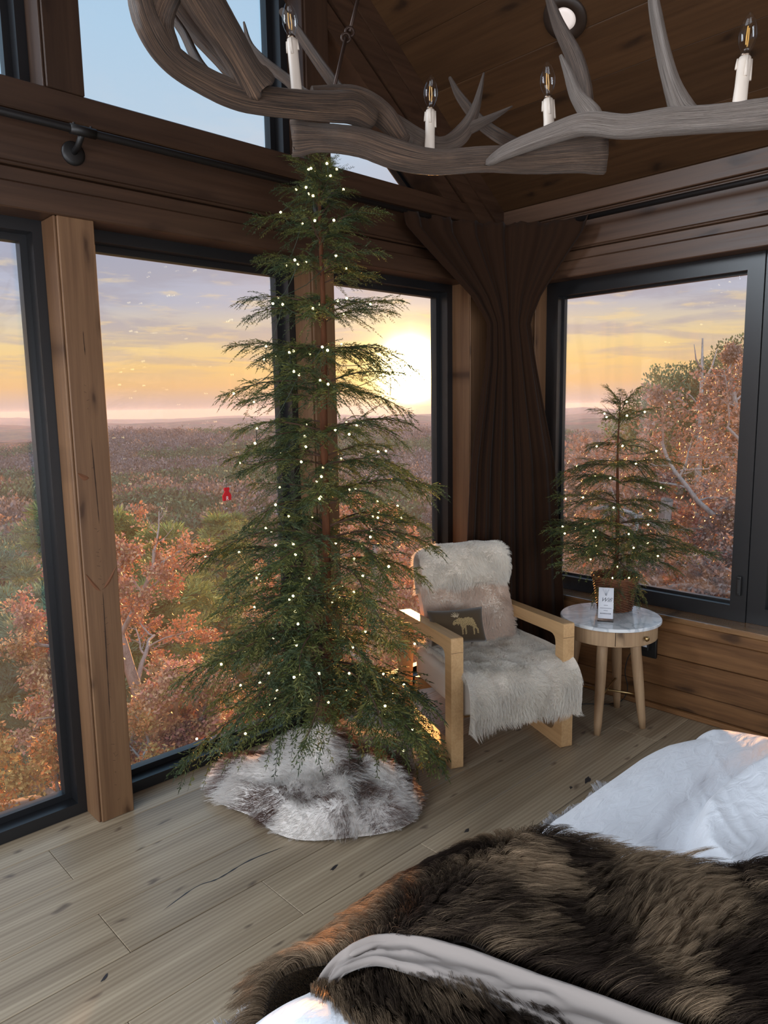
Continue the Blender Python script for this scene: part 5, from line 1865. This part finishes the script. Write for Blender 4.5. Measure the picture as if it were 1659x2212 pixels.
def leaf_quads(P, D, size, rs, cols, lobed=True):
    """small folded leaves at P pointing along D: two triangles pairs as quads"""
    n = len(P)
    D = D / (np.linalg.norm(D, axis=1)[:, None] + 1e-9)
    S = np.cross(D, rs.standard_normal((n, 3)))
    S /= np.linalg.norm(S, axis=1)[:, None] + 1e-9
    Nn = np.cross(D, S)
    sz = (size * (0.6 + 0.8 * rs.random((n, 1))))
    v0 = P
    v1 = P + D * sz * 0.55 - S * sz * 0.28 + Nn * sz * 0.12
    v2 = P + D * sz
    v3 = P + D * sz * 0.55 + S * sz * 0.28 + Nn * sz * 0.12
    V = np.stack([v0, v1, v2, v3], 1).reshape(-1, 3)
    F = np.arange(n * 4).reshape(n, 4)
    return V, F, cols


def make_oak(name, height, crown_r, seed, palette, leaf_size, n_leaf, trunk_r=0.16, low=0.35, upright=0.5, loc=(0, 0, 0)):
    rs = np.random.default_rng(seed)
    tubes_ = []
    tips = []

    def grow(p, d, l, r, lvl):
        n = 6
        pts = [p]
        q = p.copy()
        dd = d.copy()
        for i in range(n):
            dd = dd + rs.standard_normal(3) * (0.16 if lvl else 0.07) + np.array([0, 0, 0.04 * upright])
            dd /= np.linalg.norm(dd)
            q = q + dd * l / n
            pts.append(q.copy())
        tubes_.append(tube(pts, np.linspace(r, r * (0.55 if lvl < 3 else 0.3), n + 1), (8, 6, 5, 4, 3)[lvl], caps=False))
        if lvl >= 2:
            for a in pts[2:]: tips.append((a, dd))
        if lvl < 4:
            nb = (9, 5, 4, 3)[lvl]
            for i in range(nb):
                t = (low if lvl == 0 else 0.25) + (1 - (low if lvl == 0 else 0.25)) * (i + rs.random()) / nb
                k = min(int(t * n), n - 1)
                b = pts[k] + (pts[k + 1] - pts[k]) * (t * n - k)
                az = 2.4 * i + rs.random() * 1.4
                ax = np.cross(dd, [0, 0, 1.0])
                if np.linalg.norm(ax) < 0.1: ax = np.array([1.0, 0, 0])
                ax /= np.linalg.norm(ax)
                ay = np.cross(dd, ax)
                spread = 1.0 if lvl == 0 else 0.8
                nd = dd * 0.55 + (ax * math.cos(az) + ay * math.sin(az)) * spread
                nd[2] += 0.12 * upright
                nd /= np.linalg.norm(nd)
                ll = (crown_r * (0.95 - 0.45 * (t - low)) if lvl == 0 else l * (0.58 - 0.15 * t)) * (0.8 + 0.4 * rs.random())
                grow(b, nd, ll, r * (0.42 if lvl == 0 else 0.55) * (1 - 0.3 * t), lvl + 1)
        else:
            tips.append((pts[-1], dd))

    grow(np.array([0, 0, 0.0]), np.array([0, 0, 1.0]), height, trunk_r, 0)
    th = empty(name, loc)
    V, F = merge(tubes_)
    mk('trunk', V, F, M_bark, th, smooth=True)
    TP = np.array([t[0] for t in tips])
    TD = np.array([t[1] for t in tips])
    # leaves grow in tufts; some twigs are bare
    keep = vnoise(TP[:, 0] * 1.1 + seed, TP[:, 1] * 1.1, TP[:, 2] * 1.1) > 0.33
    TP, TD = TP[keep], TD[keep]
    idx = rs.integers(0, len(TP), n_leaf)
    P = TP[idx] + rs.standard_normal((n_leaf, 3)) * leaf_size * 0.9
    D = TD[idx] * 0.4 + rs.standard_normal((n_leaf, 3)) * 0.8
    pal = np.array(palette)
    tuft = (vnoise(P[:, 0] * 1.4, P[:, 1] * 1.4, P[:, 2] * 1.4 + seed) * 0.75 + 0.35 * rs.random(n_leaf))
    c = pal[np.clip((tuft * len(pal)).astype(int), 0, len(pal) - 1)] * (0.75 + 0.5 * rs.random((n_leaf, 1)))
    V, F, c = leaf_quads(P, D, leaf_size, rs, c)
    f = mk_np('foliage', V, F, M_leaf, th, colors=c)
    f['kind'] = 'stuff'
    th['crown'] = float(np.percentile(V[:, 2], 99.7))
    return th


def make_pine(name, height, crown_r, seed, nclump, loc=(0, 0, 0), palette=None, base=0.35):
    rs = np.random.default_rng(seed)
    th = empty(name, loc)
    tubes_ = [tube([(0, 0, 0), (0.05, 0.03, height * 0.5), (0, 0.05, height)], [0.17, 0.12, 0.03], 7)]
    pal = np.array(palette or [lin(66, 84, 44), lin(92, 106, 56), lin(52, 74, 50), lin(112, 118, 66)])
    Vs, Fs, Cs = [], [], []
    k = 0
    for i in range(nclump):
        t = base + (1 - base) * rs.random() ** 0.8
        az = rs.random() * 6.28
        rr_ = crown_r * (1 - ((t - base) / (1 - base)) ** 1.6 * 0.8) * (0.35 + 0.65 * rs.random())
        c = np.array([rr_ * math.cos(az), rr_ * math.sin(az), height * t + rr_ * 0.25])
        if i % 3 == 0:
            tubes_.append(tube([(0, 0, height * t - .15), tuple(c * np.array([.5, .5, 1]) - np.array([0, 0, .1])), tuple(c)], [0.045, 0.03, 0.012], 4, caps=False))
        m = 120
        cr = 0.42 * (0.6 + 0.6 * rs.random())
        d = rs.standard_normal((m, 3))
        d[:, 2] = np.abs(d[:, 2]) * 0.8 + 0.1
        d /= np.linalg.norm(d, axis=1)[:, None]
        P = c + d * cr * 0.75 * rs.random((m, 1)) ** 0.6 * np.array([1.3, 1.3, .75])
        V, F, _ = leaf_quads(P, d, cr * 0.46, rs, None)
        S = V.reshape(m, 4, 3)
        mid = (S[:, 1] + S[:, 3]) / 2
        S[:, 1] = mid + (S[:, 1] - mid) * 0.28
        S[:, 3] = mid + (S[:, 3] - mid) * 0.28
        Vs.append(S.reshape(-1, 3))
        Fs.append(F + k)
        k += m * 4
        Cs.append(pal[rs.integers(len(pal))] * (0.7 + 0.6 * rs.random((m, 1))))
    V, F = merge(tubes_)
    mk('trunk', V, F, M_barkd, th, smooth=True)
    f = mk_np('foliage', np.vstack(Vs), np.vstack(Fs), M_pine, th, colors=np.vstack(Cs))
    f['kind'] = 'stuff'
    return th


def clone(src, loc, rotz, scale, label=None, group=None):
    r = src.copy()
    COL.objects.link(r)
    r.location = loc
    r.rotation_euler = (0, 0, rotz)
    r.scale = (scale,) * 3
    if label: r['label'] = label
    if group: r['group'] = group
    for ch in list(src.children):
        c = ch.copy()
        COL.objects.link(c)
        c.parent = r
    return r


def pos(az, d, dz=0.0):
    a = math.radians(az)
    return (d * math.sin(a), d * math.cos(a), float(ground_h(az, d)) + dz)


OR = [lin(172, 122, 102), lin(206, 146, 108), lin(208, 164, 132), lin(186, 134, 122), lin(214, 180, 136), lin(176, 150, 118)]
RU = [lin(142, 116, 108), lin(160, 122, 110), lin(152, 134, 126), lin(166, 138, 126), lin(138, 124, 120), lin(190, 120, 100)]
YE = [lin(178, 150, 96), lin(198, 166, 104), lin(206, 142, 94), lin(166, 140, 98), lin(150, 140, 90)]

# near oaks below the big windows: (az, distance, crown top height z, crown radius)
near = [
    ('orange leaved oak reaching up nearest the window between the two posts', 30.0, 7.6, 0.35, 2.1, OR, 3, 30000),
    ('russet oak behind the Christmas tree with pale crooked limbs', 35.5, 8.6, 0.45, 2.3, OR, 8, 28000),
    ('orange oak seen low through the window left of the front post', 18.3, 7.0, -0.75, 1.0, OR, 13, 22000),
    ('yellowing oak low under the window sill by the front post', 24.5, 5.9, -0.75, 1.5, YE, 21, 20000),
    ('sunlit oak in front of the setting sun beside the dark curtain', 44.0, 10.0, 0.1, 2.2, OR, 34, 20000),
    ('red leaved oak filling the side window behind the potted tree', 61.8, 9.0, 1.30, 2.2, RU, 55, 30000),
    ('russet oak with bare pale limbs at the dark mullion of the side window', 70.5, 8.4, 1.75, 2.4, RU, 89, 34000),
    ('reddish oak low behind the wicker basket in the side window', 63.5, 6.9, 0.1, 2.1, RU, 144, 26000),
    ('tall russet oak further up the slope in the side window', 71.0, 19.0, 3.0, 1.5, RU, 233, 26000),
    ('thin grey oak at the edge of the curtain in the side window', 58.6, 15.0, 1.0, 1.9, RU, 377, 12000),
    ('russet oak past the mullion in the second side window', 75.0, 8.5, 2.0, 2.9, RU, 610, 14000),
]
for lb, az, d, top, cr_, pal, sd_, nl in near:
    p = pos(az, d)
    o = make_oak('oak_tree', top - p[2] - 0.6, cr_ * 0.68, sd_, pal, (0.036 if d < 6.5 else 0.044) if d < 9.5 else 0.062, int(nl * (1.6 if pal is not RU else 1.05)), trunk_r=0.105, low=0.68 if 'left of the front' in lb else 0.42, loc=p)
    o.location.z = top - o['crown']
    del o['crown']
    o.rotation_euler = (0, 0, sd_)
    tag(o, lb, 'tree')

def make_hardwood(name, seed, palette, loc=(0, 0, 0), n=900, leaf=0.30):
    """far tree: trunk, few limbs, thin crown of twig and leaf tufts (unit: height about 9 m)"""
    rs = np.random.default_rng(seed)
    th = empty(name, loc)
    tb = [tube([(0, 0, 0), (.1, 0, 3), (0, .1, 7.5)], [.2, .15, .05], 5, caps=False)]
    for i in range(16):
        a = 2.4 * i
        z0 = 2.5 + 4.5 * i / 16
        r = 3.0 - 1.4 * i / 16
        tb.append(tube([(0, 0, z0), (r * .5 * math.cos(a), r * .5 * math.sin(a), z0 + 1.0), (r * math.cos(a), r * math.sin(a), z0 + 1.9)], [.08, .05, .015], 3, caps=False))
    V, F = merge(tb)
    mk('trunk', V, F, M_bark, th, smooth=True)
    u = rs.standard_normal((n, 3))
    u /= np.linalg.norm(u, axis=1)[:, None]
    rad = 3.1 * (0.55 + 0.45 * rs.random((n, 1))) * (0.75 + 0.5 * vnoise(u[:, 0] * 2 + seed, u[:, 1] * 2, u[:, 2] * 2)[:, None])
    P = u * rad * np.array([1, 1, .95]) + np.array([0, 0, 6.0])
    D = u + rs.standard_normal((n, 3)) * 0.7 + np.array([0, 0, .5])
    pal = np.array(palette)
    c = pal[rs.integers(len(pal), size=n)] * (0.65 + 0.6 * rs.random((n, 1)))
    V, F, c = leaf_quads(P, D, leaf, rs, c)
    f = mk_np('foliage', V, F, M_crown, th, colors=c)
    f['kind'] = 'stuff'
    return th


# pines on the slope below
pine_protos = []
G1 = [lin(104, 128, 78), lin(130, 150, 90), lin(92, 120, 86), lin(148, 160, 104)]
G2 = [lin(100, 128, 104), lin(120, 146, 114), lin(90, 120, 100), lin(134, 154, 118)]
pine_spec = [
    ('green pine rising beside the black window frame left of the front post', 19.2, 24, -1.2, 2.4, G1),
    ('round topped green pine right of the front post', 23.8, 27, -2.0, 1.7, G1),
    ('spreading yellow green pine below the round topped one', 26.4, 22, -2.0, 2.4, G1),
    ('dark pine at the far side of the left window', 15.2, 24, -2.6, 3.0, G2),
    ('grey green pine low in the left window', 17.4, 19, -2.7, 2.8, G2),
    ('pale green pine beneath the frame corner of the left window', 19.6, 17, -2.6, 2.4, G2),
    ('bushy pine between the oaks right of the front post', 25.4, 19, -2.9, 2.4, G1),
    ('pine on the slope close to the tree trunk line', 31.0, 30, -2.8, 2.8, G1),
    ('wide pine filling the lower middle of the left window', 16.6, 14.5, -2.3, 2.3, G2),
]
for lb, az, d, top, cr_, pal in pine_spec:
    p = pos(az, d)
    h = top - p[2]
    o = make_pine('pine_tree', h, cr_, int(az * 10), 150, p, pal, base=max(0.3, 1 - 6.5 / h))
    tag(o, lb, 'tree')
for lb, az, d, top, cr_ in (('rounded green pine crown on the ridge at the top of the side window', 65.8, 40, 3.9, 3.3), ('second green pine crown against the mullion on the ridge', 69.4, 38, 4.5, 3.0), ('dark pine on the ridge past the mullion', 73.5, 38, 5.2, 3.4)):
    p = pos(az, d)
    o = make_hardwood('pine_tree', int(az * 7), G2, p, n=20000, leaf=0.15)
    o.scale = (cr_ / 3.1,) * 3
    o.location.z = top - 9.3 * cr_ / 3.1
    tag(o, lb, 'tree')
# bare snag on the ridge
p = pos(67.0, 30)
sn = empty('dead_tree', p)
tag(sn, 'bare dead snag standing above the ridge in the side window', 'tree')
hh = 4.0 - p[2]
V, F = merge([tube([(0, 0, 0), (.05, 0, hh * .6), (0, .05, hh)], [.16, .10, .03], 7), tube([(0, 0, hh * .78), (.35, -.2, hh * .86), (.5, -.3, hh * .95)], [.05, .04, .015], 5),
              tube([(0, 0, hh * .84), (-.25, .15, hh * .9), (-.35, .2, hh * .97)], [.045, .03, .012], 5), tube([(0, 0, hh * .66), (-.4, .2, hh * .72), (-.6, .3, hh * .74)], [.05, .03, .012], 5)])
mk('trunk', V, F, M_bark, sn, smooth=True)

# forest on the valley side
HP = [[lin(128, 112, 104), lin(146, 128, 118), lin(108, 98, 96)], [lin(160, 126, 104), lin(176, 142, 114), lin(138, 116, 102)], [lin(122, 114, 114), lin(138, 128, 128), lin(108, 102, 106)],
      [lin(98, 114, 86), lin(116, 128, 94), lin(82, 100, 80)], [lin(74, 96, 76), lin(94, 112, 84), lin(66, 86, 76)]]
protos = [make_hardwood('forest_tree', 700 + i, HP[i], n=3400) for i in range(5)]
names = ['bare brown hardwood in the valley forest beyond the windows', 'rust tinted hardwood in the valley forest beyond the windows', 'greyish bare hardwood in the valley forest beyond the windows',
         'dull green tree in the valley forest beyond the windows', 'dark green tree in the valley forest beyond the windows']
gname = ['bare brown hardwoods', 'rust tinted hardwoods', 'greyish bare hardwoods', 'dull green trees', 'dark green trees']
rf = random.Random(77)
taken = []
cnt = [0] * 5
tries = 0
while sum(cnt) < 230 and tries < 6000:
    tries += 1
    az = rf.uniform(12.5, 52) if rf.random() < 0.86 else rf.uniform(52, 60)
    d = 34 + 150 * rf.random() ** 1.1
    x, y = d * math.sin(R(az)), d * math.cos(R(az))
    if any((x - a) ** 2 + (y - b) ** 2 < 9 + d * 0.03 for a, b in taken): continue
    taken.append((x, y))
    gz = float(fbm(np.array([x / 30 + 3]), np.array([y / 30]), 0, 2)[0])
    green = gz > 0.53 - 0.15 * (d < 80)
    k = rf.choice((3, 4)) if green else rf.choice((0, 0, 1, 2))
    if az > 55 and d < 90: continue
    p = (x, y, float(ground_h(az, d)) - 0.3)
    s = rf.uniform(0.8, 1.2)
    if cnt[k] == 0:
        o = protos[k]
        o.location, o.rotation_euler, o.scale = p, (0, 0, rf.random() * 6), (s,) * 3
        o['category'], o['label'], o['group'] = 'tree', names[k], gname[k]
    else:
        clone(protos[k], p, rf.random() * 6, s)
    cnt[k] += 1
for k in range(5):
    if cnt[k] == 0:
        for ch in list(protos[k].children): bpy.data.objects.remove(ch)
        bpy.data.objects.remove(protos[k])

# the rest of the forest: too many crowns to count, one object
rs = np.random.default_rng(99)
n = 8600
az = np.concatenate([rs.uniform(11, 60, int(n * .9)), rs.uniform(55, 85, n - int(n * .9))])
d = 150 * (700 / 150) ** rs.random(n) ** 0.85
x, y = d * np.sin(np.radians(az)), d * np.cos(np.radians(az))
gh = ground_h(az, d)
m = 66
u = rs.standard_normal((n, m, 3))
u[..., 2] = np.abs(u[..., 2])
u /= np.linalg.norm(u, axis=2)[..., None]
size = (2.6 + 1.8 * rs.random((n, 1, 1))) * np.where(rs.random((n, 1, 1)) < .2, 1.3, 1.0)
C0 = np.stack([x, y, gh + 4.0], 1)[:, None, :] + u * size * np.array([1, 1, 1.25]) * (0.7 + 0.3 * rs.random((n, m, 1)))
gz = fbm(x / 45 + 3, y / 45, 0, 3)
kind = np.where(gz > 0.54, rs.integers(3, 5, n), np.where(gz > 0.47, rs.integers(0, 2, n), np.where(rs.random(n) < .5, 2, 0)))
palA = np.array([[np.mean([c[j] for c in q]) for j in range(3)] for q in HP])
cc = palA[kind][:, None, :] * (0.6 + 0.7 * rs.random((n, m, 1))) * (0.75 + 0.5 * rs.random((n, 1, 1)))
V, F, _ = leaf_quads(C0.reshape(-1, 3), (u + rs.standard_normal((n, m, 3)) * .6).reshape(-1, 3), 1.0, rs, None)
ff = mk_np('forest', V, F, M_crown, None, colors=cc.reshape(-1, 3))
tag(ff, 'distant mixed forest covering the hills', 'forest', kind='stuff')

# ------------------------------------------------------------------ deck below the left window
M_deck = wood('weathered_deck', lin(92, 84, 80), lin(132, 122, 116), 'x', rough=0.8, across=10)
dk = empty('deck', (1.75, 6.3, -3.4))
tag(dk, 'weathered lower deck with railing seen down through the left window', 'deck')
A0, A1, A2_ = np.array([0.2, 8.6, 0]), np.array([2.30, 7.9, 0]), np.array([1.20, 5.2, 0])
ztop = -2.45
for i in range(16):
    box('deck_board', -0.6 + 0 * i, 2.25 - 0.02 * i, 5.3 + .16 * i, 5.45 + .16 * i, ztop - 1.02, ztop - 0.98, M_deck, dk)


def bar(name, a, b, w, h, mat, parent):
    a, b = Vector(a), Vector(b)
    d = (b - a)
    M = Matrix.LocRotScale((a + b) / 2, d.to_track_quat('X', 'Z'), None)
    o = rbox(name, -d.length / 2, d.length / 2, -w / 2, w / 2, -h / 2, h / 2, 0.006, mat, None, 1)
    o.matrix_basis = M
    return adopt(o, parent, True)


for a, b in ((A0, A1), (A1, A2_)):
    bar('top_rail', (*a[:2], ztop), (*b[:2], ztop), 0.14, 0.04, M_deck, dk)
    bar('bottom_rail', (*a[:2], ztop - .82), (*b[:2], ztop - .82), 0.05, 0.09, M_deck, dk)
    nb = 22
    for i in range(nb + 1):
        q = a + (b - a) * i / nb
        bar('baluster', (q[0], q[1], ztop - .80), (q[0], q[1], ztop - .02), 0.018, 0.018, M_blackmatt, dk)
for q in (A0, A1, A2_):
    bar('post', (q[0], q[1], ztop - 3.5), (q[0], q[1], ztop + .02), 0.10, 0.10, M_deck, dk)
# pale dead branch in front of the deck
V, F = merge([tube(catmull([(1.15, 4.55, -2.05), (1.42, 4.75, -1.72), (1.62, 4.9, -1.50), (1.82, 5.1, -1.40)], 5), np.linspace(.024, .008, 16), 6),
              tube(catmull([(1.36, 4.7, -1.78), (1.40, 4.75, -1.55), (1.44, 4.8, -1.36)], 4), np.linspace(.010, .004, 9), 5), tube(catmull([(1.2, 4.6, -2.0), (1.2, 4.62, -1.8), (1.26, 4.66, -1.6)], 4), np.linspace(.009, .003, 9), 5)])
o = mk('dead_branch', V, F, M_bark, smooth=True)
tag(o, 'pale bare branch poking up in front of the deck railing outside', 'branch')

# ------------------------------------------------------------------ evening haze lying in the valley
M_haze, t_ = new_mat('valley_haze')
vs = N(t_, 'ShaderNodeVolumeScatter', i_Density=0.00032, i_Anisotropy=0.0)
vs.inputs['Color'].default_value = (0.40, 0.44, 0.66, 1)
oo = N(t_, 'ShaderNodeOutputMaterial')
L(t_, vs.outputs[0], oo.inputs['Volume'])
hz = prism('valley_haze', [(-3500, 60), (8, 60), (60, 8), (60, -3000), (9800, -3000), (9800, 9800), (-3500, 9800)], -190, 14, 'z', M_haze)
tag(hz, 'thin evening haze lying over the wooded valley outside', 'haze', kind='stuff')
